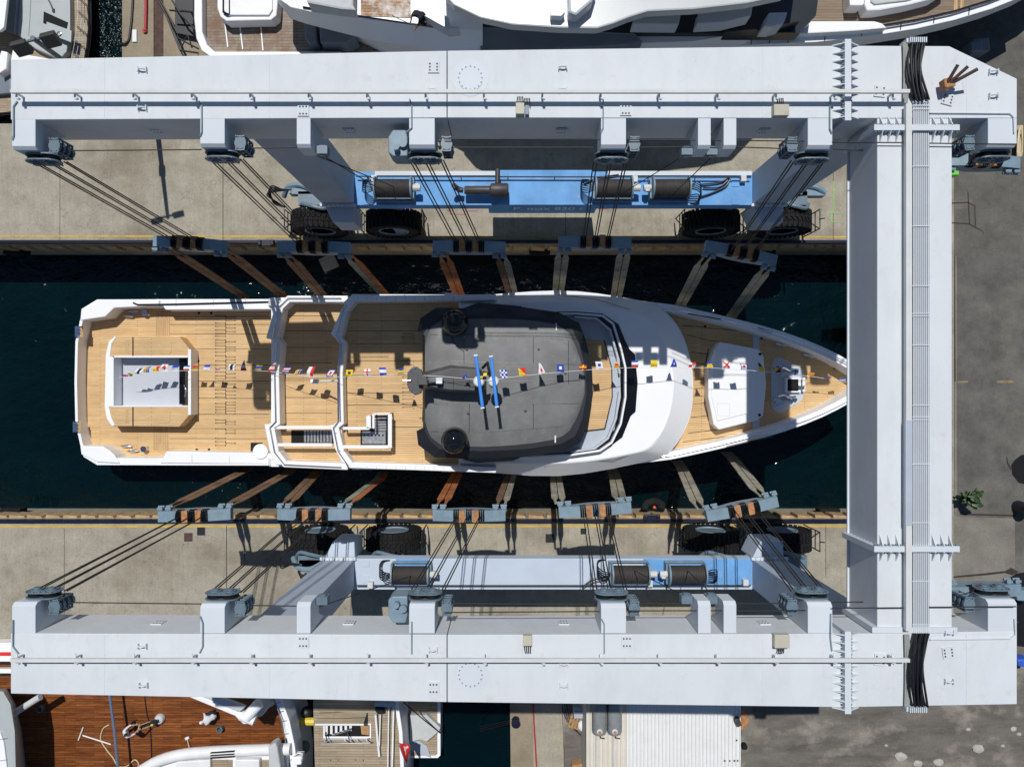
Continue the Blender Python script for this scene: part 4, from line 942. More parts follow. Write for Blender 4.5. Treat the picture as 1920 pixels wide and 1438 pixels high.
# ---- main superstructure and sun deck
b = MB(); b.prismw([(-8.75, YC+4.15), (-8.3, YC+4.56), (3.5, YC+4.5), (5.6, YC+3.9), (7.0, YC+2.2), (7.4, YC), (7.0, YC-2.2), (5.6, YC-3.9), (3.5, YC-4.5), (-8.3, YC-4.56), (-8.75, YC-4.15)], ZD-0.02, ZU-0.2); YP('superstructure', b, 'yacht_white')
b = MB(); b.prism([(644, 600), (648, 583), (664, 563), (900, 562), (900, 876), (664, 876), (645, 852), (641, 800)], ZD+0.02, ZD-0.35); YP('sun_deck', b, 'teak')
DB = [(930, 557.5), (664, 560), (647, 580), (634, 632), (642, 643), (637, 700), (639, 792), (629, 800), (640, 848), (658, 872), (930, 881)]
b = MB(); b.band(DB, 0.30, ZD+0.75, ZD-0.4); YP('sun_deck_bulwark', b, 'yacht_white', bevel=0.03)
b = MB(); b.tube([W(x, y, ZD+0.85) for x, y in ((650, 572), (643, 582), (630, 630), (638, 642), (633, 700), (634, 790), (625, 802), (634, 846), (652, 872))], 0.03, 8); b.tube([W(x, y, ZD+0.80) for x, y in ((640, 645), (636, 700), (638, 790))], 0.03, 8)
for x, y in ((641, 586), (632, 622), (637, 660), (634, 715), (635, 760), (629, 812), (636, 845)): b.tube([W(x-3, y, ZD+0.85), W(x+4, y, ZD+0.72)], 0.02, 6)
YP('hand_rail', b, 'chrome', True)
for pts in ([(646, 575), (640, 580), (620, 626), (628, 634), (636, 626), (645, 595)], [(620, 796), (640, 800), (645, 848), (652, 870), (641, 868), (627, 840)]):
    b = MB(); b.prism(pts, ZD+0.45, ZD-0.8); YP('wing_fairing', b, 'yacht_white', bevel=0.05)
b = MB()
for y in (592, 620, 651, 680, 713, 745, 774, 808): b.pbox(528, y, 622, y+0.8, ZU+0.026, ZU+0.02)
for y in (601, 620, 644, 676, 703, 736, 759, 800): b.pbox(650, y, 792, y+0.8, ZD+0.026, ZD+0.02)
tag(YP('deck_seam', b, 'seam'), kind='stuff')
b = MB()
for y in (626, 631, 635, 640, 676, 684, 706, 720, 727, 734, 741, 748, 756, 763):
    b.pbox(754, y, 757, y+1.2, ZD+0.027, ZD+0.02); b.pbox(757, y, 775, y+0.6, ZD+0.026, ZD+0.02); b.pbox(775, y+2, 777, y+3.5, ZD+0.027, ZD+0.02)
tag(YP('lashing_points', b, 'seam'), kind='stuff')
# stairs
b = MB(); b.pbox(546, 806, 626, 832, ZU+0.03, ZU+0.021); st1 = YP('stair_opening', b, 'dark_hole')
b = MB()
for k in range(9): b.pbox(570+k*6, 808, 574+k*6, 829, ZU+0.05+0.005*k, ZU+0.032)
YP('stair_tread', b, 'steel_tread', parent=st1)
b = MB(); b.prism([(676, 806), (690, 806), (696, 780), (728, 778), (728, 842), (676, 838)], ZD+0.03, ZD+0.021); st2 = YP('stair_opening', b, 'dark_hole')
for k in range(5):
    b = MB(); b.pbox(703, 783+k*5.2, 724, 787+k*5.2, ZD+0.12-0.01*k, ZD+0.04); YP('stair_tread', b, 'steel_tread', parent=st2)
b = MB(); b.pbox(679, 809, 723, 832, ZD+0.06, ZD+0.035); YP('stair_landing', b, 'steel_tread', parent=st2)
b = MB()
for k in range(6):
    c = W(683+k*7, 816, ZD+0.062); b.lathe([(0, 0), (0.05, 0), (0.05, 0.004), (0, 0.004)], c, 'Z', 12)
YP('tread_light', b, 'dark_hole', parent=st2)
def rail(pts, z, w=0.20, h=0.85, nm='stair_rail'):
    b = MB(); b.band(pts, w, z+h, z+h-0.12)
    for p in (pts[0], pts[-1]): b.obox(W(p[0], p[1], z+h)-Vector((0, 0, h/2+0.02)), 0.07, 0.07, h-0.05)
    YP(nm, b, 'yacht_white', bevel=0.015)
rail([(516, 801.5), (629, 801.5)], ZU, 0.17); rail([(520, 834), (622, 834)], ZU, 0.17); rail([(643, 803), (692, 803)], ZD, 0.15); rail([(643, 838), (728, 838)], ZD, 0.17); rail([(731, 776), (731, 840)], ZD, 0.2); rail([(691, 780), (691, 803)], ZD, 0.24); rail([(700, 776), (700, 803)], ZD, 0.12)
rail([(700, 776), (731, 776)], ZD, 0.08)
b = MB(); b.obox(W(590, 715, ZU+1.6), 0.42, 0.22, 0.10); b.tube([W(600, 715, ZU+1.6), W(632, 714, ZD+0.9)], 0.05, 8); YP('stern_light', b, 'yacht_white')

# ---- forward coach roof
T_ = [(862, 572), (1060, 566), (1178, 583), (1222, 604), (1248, 648), (1262, 700), (1262, 742), (1250, 792), (1222, 836), (1178, 852), (1060, 868), (862, 868)]
B_ = [(858, 558), (1047, 545), (1180, 560), (1238, 578), (1276, 620), (1296, 682), (1299, 742), (1290, 792), (1262, 840), (1222, 862), (1048, 892), (858, 880)]
T_ = [tuple(p) for p in arc(T_, 4)]; B_ = [tuple(p) for p in arc(B_, 4)]
b = MB(); b.prism(T_, 3.05, 2.1, B_); coach = YP('coach_roof', b, 'yacht_white', True, bevel=0.06)
b = MB(); b.prism(B_, 2.095, 0.6); YP('wheelhouse', b, 'yacht_white')
b = MB(); b.tube([W(1048, 553, 2.9), W(1120, 562, 2.95), W(1200, 586, 2.9), W(1240, 615, 2.7)], 0.012, 5); b.tube([W(1020, 875, 2.8), W(1150, 862, 2.95), W(1222, 842, 2.9)], 0.012, 5); YP('panel_joint', b, 'seam')
b = MB(); b.prism([(1000, 585), (1080, 584), (1130, 588), (1160, 608), (1173, 640), (1181, 655), (1191, 664), (1196, 718), (1192, 772), (1183, 780), (1167, 820), (1146, 836), (1100, 848), (1000, 858)], 3.10, 2.4); YP('windscreen', b, 'glass_black', bevel=0.03)
b = MB(); b.band([(975, 588), (1080, 588), (1130, 592), (1150, 607), (1165, 655), (1173, 690), (1173, 745), (1164, 795), (1147, 830), (1125, 845), (1070, 853), (975, 857)], 0.10, 3.45, 3.0); YP('fly_coaming', b, 'yacht_white', bevel=0.02)
b = MB(); b.prism([(975, 592), (1078, 592), (1120, 596), (1146, 618), (1162, 675), (1164, 745), (1152, 805), (1118, 842), (1070, 848), (975, 852)], 3.14, 2.9); YP('fly_bridge_floor', b, 'deck_grey')
b = MB(); b.prism([(1090, 634), (1132, 639), (1146, 690), (1147, 745), (1133, 803), (1090, 808)], 3.18, 3.1); YP('fly_bridge_teak', b, 'teak')
b = MB(); b.prism([(1132, 637.5), (1134, 638), (1148, 690), (1149, 745), (1135, 805), (1090, 810), (1090, 808), (1133, 803), (1147, 745), (1146, 690)], 3.19, 3.1); YP('teak_edging', b, 'roof_frame')
for path in ([(1078, 594), (1118, 597), (1144, 618), (1158, 668), (1162, 700)], [(1162, 735), (1155, 785), (1140, 822), (1115, 841), (1070, 847)]):
    b = MB(); b.band(path, 0.09, 3.55, 3.1); YP('seat_back', b, 'yacht_grey')
# ---- hardtop
HT = [(792, 623), (783, 621), (788, 597), (818, 577), (870, 578), (905, 573), (975, 575), (1048, 586), (1086, 606), (1099, 640), (1110, 690), (1112, 738), (1104, 790), (1090, 828), (1062, 845), (990, 856), (905, 862), (815, 857), (784, 834), (781, 808), (793, 808)]
HI = [(797, 630), (794, 627), (806, 606), (826, 592), (870, 592), (905, 588), (972, 590), (1038, 598), (1072, 614), (1086, 645), (1098, 692), (1100, 738), (1092, 786), (1078, 818), (1052, 832), (985, 842), (905, 846), (824, 842), (806, 826), (797, 808), (797, 800)]
b = MB(); b.prism(HI, 4.62, 4.35, HT); b.prism(HT, 4.348, 4.05); hard = YP('hardtop', b, 'roof_frame')
XS = [(797, 632, 804), (801, 616, 818), (808, 604, 829), (826, 594, 841), (865, 591, 844), (905, 590, 845), (940, 590.5, 843.5), (972, 592, 841), (1005, 595, 837), (1038, 600, 831), (1055, 606, 826), (1068, 614, 819), (1078, 634, 803), (1086, 655, 785), (1092, 676, 766), (1096, 700, 745)]
NV = 24; vs = []
def roof_z(u, v): return 4.86 - 0.10*abs(v)**2 - 0.20*max(0.0, (abs(v)-0.70)/0.30)**1.3 - 0.16*max(0.0, (u-0.78)/0.22)**2 - 0.10*max(0.0, (0.05-u)/0.05)
for x, ya, yb in XS:
    for k in range(NV+1):
        v = -1 + 2*k/NV; u = (x-797)/(1096-797); vs.append(W(x, (ya+yb)/2 + v*(yb-ya)/2, roof_z(u, v)))
fs = [(i*(NV+1)+k, i*(NV+1)+k+1, (i+1)*(NV+1)+k+1, (i+1)*(NV+1)+k) for i in range(len(XS)-1) for k in range(NV)]
b = MB(); b.add(vs, fs)
rim = [i*(NV+1) for i in range(len(XS))] + [(len(XS)-1)*(NV+1)+k for k in range(1, NV+1)] + [i*(NV+1)+NV for i in range(len(XS)-2, -1, -1)] + [k for k in range(NV-1, 0, -1)]
base_ = len(b.v); b.v += [(b.v[i][0], b.v[i][1], 4.40) for i in rim]
for j in range(len(rim)):
    q = (j+1) % len(rim); b.f.append((rim[j], rim[q], base_+q, base_+j)); b.m.append(0)
hp = YP('hardtop_cover', b, 'roof_black', True, parent=hard)
def on_roof(x, y):
    for i in range(len(XS)-1):
        if XS[i][0] <= x <= XS[i+1][0]:
            t = (x-XS[i][0])/(XS[i+1][0]-XS[i][0]); ya = XS[i][1]+(XS[i+1][1]-XS[i][1])*t; yb = XS[i][2]+(XS[i+1][2]-XS[i][2])*t
            v = max(-1, min(1, (y-(ya+yb)/2)/((yb-ya)/2))); return W(x, y, roof_z((x-797)/299, v)+0.004)
    return W(x, y, 4.8)
b = MB()
for pts in ([(808, 628), (905, 626.5), (1074, 638)], [(808, 809), (905, 811), (1074, 798)], [(845, 677), (1000, 682), (1088, 684)], [(930, 715), (1088, 714)], [(950, 756), (1088, 757)], [(1066, 640), (1066, 720)], [(870, 629), (870, 682)], [(1000, 632), (1000, 682)], [(1000, 758), (1000, 803)], [(880, 757), (880, 811)], [(800, 757), (950, 756)]):
    dense = []
    for i in range(len(pts)-1):
        for k in range(8): t = k/8; dense.append(on_roof(pts[i][0]+(pts[i+1][0]-pts[i][0])*t, pts[i][1]+(pts[i+1][1]-pts[i][1])*t))
    dense.append(on_roof(*pts[-1])); b.tube(dense, 0.012, 5)
tag(YP('roof_joint', b, 'roof_frame', parent=hard), kind='stuff')
for pts in ([(866, 579), (896, 567), (978, 574), (970, 584), (930, 597), (880, 596)], [(905, 862), (938, 860), (975, 858), (962, 864), (893, 868), (868, 862)]):
    b = MB(); b.prism(pts, 4.42, 3.0); YP('side_window', b, 'glass_black', bevel=0.02)
b = MB()
for x, y in ((1043, 612), (1041, 822)): b.obox(on_roof(x, y+1)+Vector((0, 0, 0.03)), 0.06, 0.35, 0.08)
b.each('aerial_base', 'plastic_white', hard)
# aerials, cable covers and fixings on the hardtop
random.seed(9)
for x, y, r in ((1010, 655, .05), (985, 770, .06), (1060, 700, .05), (875, 655, .06), (878, 775, .06)):
    b = MB(); b.lathe([(0, 0), (r, 0), (r*1.1, r*0.5), (r*0.7, r*1.3), (0, r*1.5)], on_roof(x, y), 'Z', 14); YP('gps_aerial', b, 'mast_grey', True, parent=hard)
for pts in ([(870, 660), (850, 640), (848, 628)],):
    b = MB(); b.tube(arc([tuple(on_roof(x, y)) for x, y in pts], 5), 0.016, 5); YP('aerial_cable', b, 'roof_frame', True, parent=hard)
b = MB()
for k in range(60): b.lathe([(0, 0), (0.018, 0), (0.018, 0.01), (0, 0.01)], on_roof(random.uniform(805, 1080), random.choice((632, 681, 716, 757, 804))+random.uniform(-1, 1)), 'Z', 6)
tag(YP('roof_fixing', b, 'chrome', parent=hard), kind='stuff')
# panel joints and stanchions round the bulwarks
b = MB()
for x, y, z in ((330, 566, -.42), (400, 565, -.42), (460, 564, -.42), (360, 858, -.42), (430, 860, -.42)): b.pbox(x-0.4, y-5, x+0.4, y+9, z+0.004, z-0.02)
for k in range(12): x = 670+k*18; b.pbox(x-0.35, 557.5, x+0.35, 563, ZD+0.757, ZD+0.7); b.pbox(x-0.35, 874.5, x+0.35, 879.5, ZD+0.757, ZD+0.7)
tag(YP('cap_joint', b, 'deck_grey'), kind='stuff')
for side in (1, -1):
    b = MB(); pts = [Vector((x, YC+side*(h-0.24), z+0.16)) for x, h, z in HP[12:-2]]; b.tube(pts, 0.022, 6)
    for p in pts: b.tube([p, p - Vector((0, 0, 0.17))], 0.016, 5)
    YP('bow_rail', b, 'chrome', True)
# ---- satellite domes, mast and radars
for px, py in ((853, 605), (852, 826)):
    c = W(px, py, 5.45); b = MB(); b.ball(c, 0.63, 40, 22, 1.05); dm = YP('satellite_dome', b, 'dome_black', True)
    b = MB(); b.lathe([(0.30, -0.85), (0.42, -0.7), (0.50, -0.40), (0.62, -0.2), (0.645, -0.16), (0.645, -0.10), (0.6, -0.10)], c, 'Z', 32); YP('dome_base', b, 'roof_frame', True, parent=dm)
b = MB(); b.prism([(800, 703), (845, 690), (895, 693), (906, 705), (908, 728), (895, 733), (840, 731), (800, 724)], 6.0, 4.9, [(792, 698), (845, 684), (900, 690), (912, 705), (912, 732), (895, 738), (840, 738), (792, 730)]); mast = YP('mast', b, 'mast_grey', bevel=0.04)
b = MB(); b.prism([(764, 699), (771, 690), (780, 687), (790, 693), (793, 702), (793, 728), (788, 738), (778, 741), (768, 733), (763, 722)], 6.25, 6.05); b.prism([(783, 702), (800, 706), (802, 722), (783, 722)], 6.6, 6.2); YP('mast_platform', b, 'mast_grey', bevel=0.03, parent=mast)
b = MB()
for x, y in ((771, 694), (778, 690), (769, 732), (778, 737), (770, 713)): b.lathe([(0, 0), (0.05, 0), (0.05, 0.05), (0, 0.05)], W(x, y, 6.25), 'Z', 10)
b.tube([W(755, 713, 6.4), W(770, 713, 6.4)], 0.02, 6)
YP('mast_fitting', b, 'chrome', parent=mast)
b = MB(); b.obox(W(824, 714, 6.25), 0.28, 0.26, 0.35); b.obox(W(796, 711, 6.3), 0.12, 0.22, 0.3); YP('mast_light', b, 'plastic_white', parent=mast)
b = MB(); b.tube([W(795, 714, 6.25), W(812, 712, 6.3), W(830, 712, 6.3)], 0.13, 8); YP('horn', b, 'chrome', True, parent=mast)
b = MB()
for px in (850, 880): b.pbox(px-0.6, 708, px+0.6, 728, 6.012, 5.98)
b.pbox(815, 716.5, 890, 717.5, 6.012, 5.98); YP('mast_joint', b, 'roof_frame', parent=mast)
b = MB(); b.tube([W(905, 690, 5.3), W(914, 680, 5.9), W(918, 700, 6.2)], 0.07, 8); YP('mast_stay', b, 'roof_frame', parent=mast)
for (a, e, c) in (((892, 665), (905, 766), (897, 717)), ((920.5, 667), (932, 764), (925, 716))):
    P0, P1 = W(*a, 6.95), W(*e, 6.95); d = (P1-P0); ang = math.atan2(d.y, d.x); mid = (P0+P1)/2
    b = MB(); b.lathe([(0.0, -0.55), (0.26, -0.55), (0.27, -0.25), (0.20, -0.14), (0.10, -0.10), (0, -0.10)], Vector((mid.x-0.03, mid.y, 6.95)), 'Z', 20); rd = YP('radar_pedestal', b, 'plastic_white', True, parent=mast)
    b = MB(); b.obox(mid, d.length*0.955, 0.15, 0.13, ang); YP('radar_antenna', b, 'radar_blue', bevel=0.03, parent=mast)
    b = MB()
    for q in (-1, 1): b.obox(mid + d.normalized()*q*d.length*0.487, d.length*0.024, 0.17, 0.145, ang)
    b.each('antenna_tip', 'plastic_white', mast)

# ---- foredeck
b = MB(); b.prism([(1255, 585), (1330, 601), (1420, 626), (1500, 655), (1560, 686), (1600, 710), (1612, 720), (1600, 732), (1560, 758), (1500, 788), (1420, 813), (1330, 838), (1255, 852), (1255, 720)], ZF, ZF-0.6); YP('fore_deck', b, 'teak')
b = MB()
for y0, y1, x0, x1 in ((610, 622, 1280, 1410), (628, 641, 1288, 1345), (659, 664, 1296, 1328), (680, 683, 1300, 1325), (712, 710, 1301, 1325), (728, 727, 1301, 1325), (757, 755, 1300, 1325), (782, 778, 1296, 1332), (812, 805, 1290, 1345), (828, 812, 1280, 1412)):
    b.prism([(x0, y0), (x1, y1), (x1, y1+1), (x0, y0+1)], ZF+0.006, ZF)
b.prism([(1327, 655), (1329, 653), (1323, 690), (1322, 760), (1330, 787), (1328, 789), (1320, 760), (1321, 690)], ZF+0.006, ZF)
tag(YP('deck_seam', b, 'seam'), kind='stuff')
b = MB(); b.prism([(1411, 622), (1424, 626), (1424, 660), (1412, 657)], ZF+0.03, ZF); b.prism([(1411, 790), (1424, 786), (1424, 814), (1411, 820)], ZF+0.03, ZF); b.each('deck_step', 'yacht_grey', yacht)
GT = [(1341, 653), (1350, 641), (1423, 655), (1432, 668), (1437, 720), (1431, 780), (1420, 788), (1348, 806), (1338, 796), (1328, 745), (1328, 690)]
b = MB(); b.prism(GT, ZF+0.75, ZF-0.05); gar = YP('fore_hatch', b, 'yacht_white', bevel=0.06)
b = MB(); b.prism([(1340, 658), (1395, 662), (1408, 672), (1414, 690), (1414, 755), (1404, 775), (1345, 790), (1334, 745), (1334, 690)], ZF+0.80, ZF+0.7); YP('hatch_lid', b, 'yacht_white', bevel=0.04, parent=gar)
b = MB()
for x, y in ((1425, 664), (1424, 778)): b.lathe([(0, 0), (0.075, 0), (0.075, 0.02), (0, 0.02)], W(x, y, ZF+0.752), 'Z', 14)
b.each('cup_drain', 'dark_hole', gar)
b = MB(); q = [(1345, 756), (1368, 757), (1368, 780), (1345, 779)]
for i in range(4): b.tube([W(*q[i], ZF+0.804), W(*q[(i+1) % 4], ZF+0.804)], 0.008, 4)
YP('lid_joint', b, 'yacht_grey', parent=gar)
b = MB(); b.prism([(1446, 686), (1449, 677), (1455, 671), (1463, 670), (1498, 687), (1506, 694), (1509, 704), (1509, 735), (1505, 748), (1497, 756), (1464, 774), (1455, 773), (1449, 768), (1446, 758)], ZF+0.05, ZF-0.05); plate = YP('anchor_deck', b, 'yacht_grey', bevel=0.02)
b = MB(); b.pbox(1473, 708, 1502, 736, ZF+0.28, ZF+0.05); hb_ = YP('locker_coaming', b, 'yacht_white', bevel=0.02, parent=plate)
b = MB(); b.pbox(1477, 711, 1497, 733, ZF+0.29, ZF+0.26); YP('locker_opening', b, 'dark_hole', parent=plate)
b = MB(); b.obox(W(1507, 721, ZF+0.3), 0.14, 0.75, 0.05); YP('locker_lid', b, 'yacht_white', parent=plate)
for s, yb_ in ((1, 697), (-1, 748)):
    b = MB()
    b.lathe([(0, 0), (0.20, 0), (0.20, 0.08), (0.12, 0.10), (0.12, 0.25), (0.19, 0.28), (0.19, 0.36), (0, 0.38)], W(1456, yb_+s*(-6), ZF+0.05), 'Z', 18)
    b.lathe([(0, 0), (0.15, 0), (0.13, 0.22), (0, 0.25)], W(1482, yb_-s*2, ZF+0.05), 'Z', 14)
    b.tube(arc([tuple(W(1458, yb_-5, ZF+.3)), tuple(W(1470, yb_-8, ZF+.35)), tuple(W(1480, yb_-3, ZF+.25)), tuple(W(1492, yb_-4, ZF+.2))], 4), 0.06, 6)
    b.obox(W(1470, yb_+4, ZF+0.15), 0.4, 0.08, 0.12, 0.6); b.obox(W(1488, yb_, ZF+0.12), 0.34, 0.16, 0.14, -0.4)
    YP('anchor_windlass', b, 'chrome', True, parent=plate)
b = MB()
for pts in ([(1290, 588), (1352, 599)], [(1422, 615), (1448, 624)], [(1573, 678), (1588, 687)], [(1395, 830), (1448, 818)], [(1573, 762), (1588, 753)], [(1362, 838), (1400, 829)]):
    P = [W(x, y, 2.3) for x, y in pts]; b.tube(P, 0.035, 6)
b.each('bow_fairlead', 'roof_frame', yacht, smooth=True)
for px, py in ((843, 552.5), (838, 881)):
    b = MB(); b.obox(W(px, py, ZD+0.3), 0.5, 0.16, 0.2); c = W(px+5, py, ZD+0.35); b.obox(c, 0.12, 0.18, 0.2); YP('side_lamp', b, 'yacht_white')

# ------------------------------------------------------------------ signal flags
LINE = [(222, 708, .2), (240, 706, .3), (268, 700, .3), (300, 697, .3), (360, 694.5, .4), (430, 694, .6), (500, 696, 1.5), (535, 700, 2.3), (590, 707, 3.0), (640, 707, 4.2), (700, 705, 5.0), (760, 702, 5.8), (830, 706, 6.5), (920, 714, 6.9), (950, 708, 6.5), (1025, 700, 5.95), (1090, 694.5, 5.6), (1150, 690.5, 5.1), (1200, 689, 4.7), (1260, 688.5, 4.4), (1330, 689.5, 4.15), (1400, 694, 4.0), (1470, 700, 3.2), (1530, 707, 2.85), (1600, 719, 2.5)]
bunt = thing('bunting', W(900, 712, 2.5), 'line of coloured signal flags strung over the yacht from stern to bow', 'flags')
b = MB(); b.tube([W(*p) for p in LINE], 0.012, 5); b.build('flag_line', 'flag_white', bunt)
def line_at(px):
    for i in range(len(LINE)-1):
        a, c = LINE[i], LINE[i+1]
        if a[0] <= px <= c[0]:
            t = (px-a[0])/(c[0]-a[0]); return W(px, a[1]+(c[1]-a[1])*t, a[2]+(c[2]-a[2])*t)
FM = ['flag_white', 'flag_red', 'flag_blue', 'flag_yellow', 'flag_navy']
w_, r_, u_, y_, n_ = 0, 1, 2, 3, 4
PAT = {
 'H': lambda u, v: w_ if u < .5 else r_, 'G': lambda u, v: (y_, u_)[int(u*6) % 2], 'O': lambda u, v: r_ if v > 1-u else y_, 'J': lambda u, v: (u_, w_, u_)[min(2, int(v*3))],
 'C': lambda u, v: (u_, w_, r_, w_, u_)[min(4, int(v*5))], 'D': lambda u, v: (y_, u_, y_)[min(2, int(v*3))], 'E': lambda u, v: u_ if v > .5 else r_, 'I': lambda u, v: n_ if (u-.5)**2+(v-.5)**2 < .06 else y_,
 'N': lambda u, v: (u_, w_)[(int(u*4)+int(v*4)) % 2], 'P': lambda u, v: w_ if abs(u-.5) < .2 and abs(v-.5) < .22 else u_, 'S': lambda u, v: u_ if abs(u-.5) < .2 and abs(v-.5) < .22 else w_,
 'R': lambda u, v: y_ if abs(u-.5) < .12 or abs(v-.5) < .12 else r_, 'V': lambda u, v: r_ if abs(u-v) < .14 or abs(u+v-1) < .14 else w_, 'W': lambda u, v: r_ if abs(u-.5) < .2 and abs(v-.5) < .2 else (w_ if abs(u-.5) < .36 and abs(v-.5) < .36 else u_),
 'Q': lambda u, v: y_, 'T': lambda u, v: (r_, w_, u_)[min(2, int(v*3))], 'Z': lambda u, v: (u_ if v > u and v > 1-u else r_ if u > v and u > 1-v else n_ if v < .5 and v < u else y_), 'F': lambda u, v: r_ if abs(u-.5)+abs(v-.5) < .4 else w_,
 'K': lambda u, v: y_ if u < .5 else u_, 'X': lambda u, v: u_ if abs(u-.5) < .12 or abs(v-.5) < .12 else w_, 'Y': lambda u, v: (r_, y_)[int((u+v)*5) % 2], 'M': lambda u, v: u_ if v > .5 else w_, 'U': lambda u, v: (r_, w_)[(u > .5) ^ (v > .5)],
 'p1': lambda u, v: r_ if (u-.5)**2+(v-.3)**2 < .03 else w_, 'p2': lambda u, v: w_ if (u-.5)**2+(v-.35)**2 < .02 else u_, 'p3': lambda u, v: (r_, w_)[int(v*4) % 2], 'p4': lambda u, v: u_ if v > .5 else y_, 'p5': lambda u, v: (y_, r_, y_)[min(2, int(v*3))], 'p6': lambda u, v: r_ if u > .5 else (y_ if v > .6 else w_), 'p7': lambda u, v: n_ if v > .45 else y_, 'L': lambda u, v: (y_, n_)[(u > .5) ^ (v > .5)], 'x4': lambda u, v: r_ if abs(u-.5) < .1 or abs(v-.5) < .1 else w_, 'b3': lambda u, v: (w_, n_, w_)[min(2, int(u*3))]}
FLAGS = [(235, 'E', .14, .4), (243, 'L', .2, .8), (259, 'b3', .4, .5), (274, 'G', .45, .3), (292, 'O', .4, .45), (309, 'F', .48, .05), (328, 'M', .38, .3), (350, 'T', .34, .15), (365, 'p5', .45, .35), (388, 'M', .38, .2), (408, 'p3', .16, .0), (434, 'b3', .40, .2), (457, 'p3', .68, .05), (484, 'D', .40, .3), (508, 'p3', .62, .5),
         (535, 'C', .38, .55), (558, 'G', .34, .5), (581, 'H', .60, .25), (618, 'W', .44, .45), (655, 'I', .42, .1), (689, 'x4', .42, .0), (719, 'J', .46, -.1), (752, 'p4', .40, -.05), (873, 'p2', .2, 0), (905, 'L', .40, .1), (945, 'N', .46, -.1), (980, 'O', .44, -.1), (1016, 'p1', .62, -.2), (1051, 'P', .44, -.05), (1092, 'R', .30, .15), (1124, 'S', .44, -.1), (1157, 'p5', .36, -.2), (1190, 'T', .42, .0),
         (1226, 'Q', .42, .0), (1263, 'p2', .50, .05), (1297, 'U', .30, .1), (1331, 'p4', .44, -.15), (1362, 'V', .44, -.05), (1395, 'W', .38, -.15), (1427, 'p7', .55, -.3), (1458, 'Z', .42, .0), (1490, 'X', .36, .1), (1519, 'Y', .22, .3), (1550, 'E', .1, 0), (1578, 'M', .20, .1)]
for px, kind, hgt, lean in FLAGS:
    p = line_at(px); nu, nv = 10, 10; pen = kind.startswith('p'); wd = 0.33; hgt *= 0.92
    vs, fs, ms = [], [], []
    for j in range(nv+1):
        v = j/nv
        for i in range(nu+1):
            u = i/nu; k = (1-v*0.8) if pen else 1.0
            x = (u-0.5)*wd*k + lean*hgt*v**1.4
            vs.append((p.x + x, p.y + 0.01 + hgt*v*(1-0.12*v), p.z + 0.05*math.sin(u*5+px)*v + 0.10*math.sin(v*3.0) - 0.03*v + 0.02*math.sin(px*0.7+v*9)))
    for j in range(nv):
        for i in range(nu):
            fs.append((j*(nu+1)+i, j*(nu+1)+i+1, (j+1)*(nu+1)+i+1, (j+1)*(nu+1)+i)); ms.append(PAT[kind]((i+.5)/nu, (j+.5)/nv))
    b = MB(); b.v = vs; b.f = fs; b.m = ms
    b.build('flag', FM, bunt, True)
# ================================================================== NEIGHBOURS
def prisms(mb, L):
    for pts, zt, zb in L: mb.prism(pts, zt, zb)
    return mb
# ---- grey motor yacht at the top left
tl = thing('grey_motor_yacht', W(40, 40, WATER), 'grey motor yacht with teak side deck moored beside the dock with the red pipe', 'yacht')
def P_(root, name, mat, L, bevel=0.0, parent=None, smooth=False, label=None):
    for l in L:
        b = MB(); prisms(b, [l]); o = b.build(name, mat, parent or root, smooth, bevel, label=label)
    return o
tlh = [(-200, -160), (150, -160), (166, -60), (170, 0), (171, 45), (168, 80), (161, 120), (150, 165), (110, 205), (-60, 225), (-200, 225)]
b = MB(); b.prism(tlh, -2.30, -3.4, [(x-4 if x > 0 else x, y) for x, y in tlh]); b.build('hull', 'hull_dark', tl, bevel=0.03)
P_(tl, 'side_deck', 'teak_pale', [([(-200, -155), (145, -155), (161, -60), (165, 0), (166, 45), (163, 80), (156, 120), (144, 163), (105, 200), (-60, 218), (-200, 218)], -2.15, -2.5)])
P_(tl, 'cabin', 'tl_grey', [([(28, -160), (124, -160), (130, -40), (131, 20), (131, 55), (124, 98), (112, 112), (66, 92), (28, 62), (26, 0)], -1.75, -2.2)], 0.06)
P_(tl, 'canopy', 'yacht_white', [([(-200, -160), (13, -160), (13, 0), (7, 52), (0, 58), (-200, 58)], -0.6, -0.8)], 0.04)
P_(tl, 'canopy_screen', 'hull_steel', [([(11, -160), (31, -160), (31, 0), (26, 62), (6, 56), (11, 0)], -1.5, -1.8)])
P_(tl, 'skylight_opening', 'dark_hole', [([(82, 22), (128, 43), (124, 60), (81, 44)], -1.742, -1.8)])
P_(tl, 'skylight_lid', 'tl_grey', [([(87, 41), (134, 58), (133, 80), (87, 62)], -1.35, -1.42)], 0.02)
b = MB(); c = W(111, 64, -1.33); b.tube([c + Vector((0.12*math.cos(a), 0.12*math.sin(a), 0)) for a in [2*math.pi*k/12 for k in range(13)]], 0.025, 6); b.build('lid_ring', 'chrome', tl, True)
b = MB(); b.tube(arc([tuple(W(88, -4, -1.71)), tuple(W(95, 8, -1.70)), tuple(W(99, 20, -1.70))], 5), 0.035, 6); b.obox(W(100, 20, -1.70), 0.12, 0.2, 0.05); b.build('wiper', 'black_iron', tl, True)
b = MB(); b.tube([W(58, 0, -1.748), W(56, 40, -1.748), W(54, 68, -1.748)], 0.012, 4); b.build('panel_joint', 'seam', tl)
b = MB()
rp = [(166, -60), (169, 0), (170, 45), (166, 85), (158, 125)]
for zz in (-0.5, -0.2, 0.12): b.tube([W(x-5, y, -2.15)*1.0 + Vector((0, 0, zz+0.8)) for x, y in rp], 0.016, 6)
for x, y in ((168, 10), (168.5, 36), (167.5, 64), (164, 90), (159, 112), (169, -16)):
    for dy in (0, 3): p = W(x-5, y+dy, -2.15); b.tube([p, p + Vector((0, 0, 0.94))], 0.02, 6)
b.build('guard_rail', 'hull_steel', tl, True)
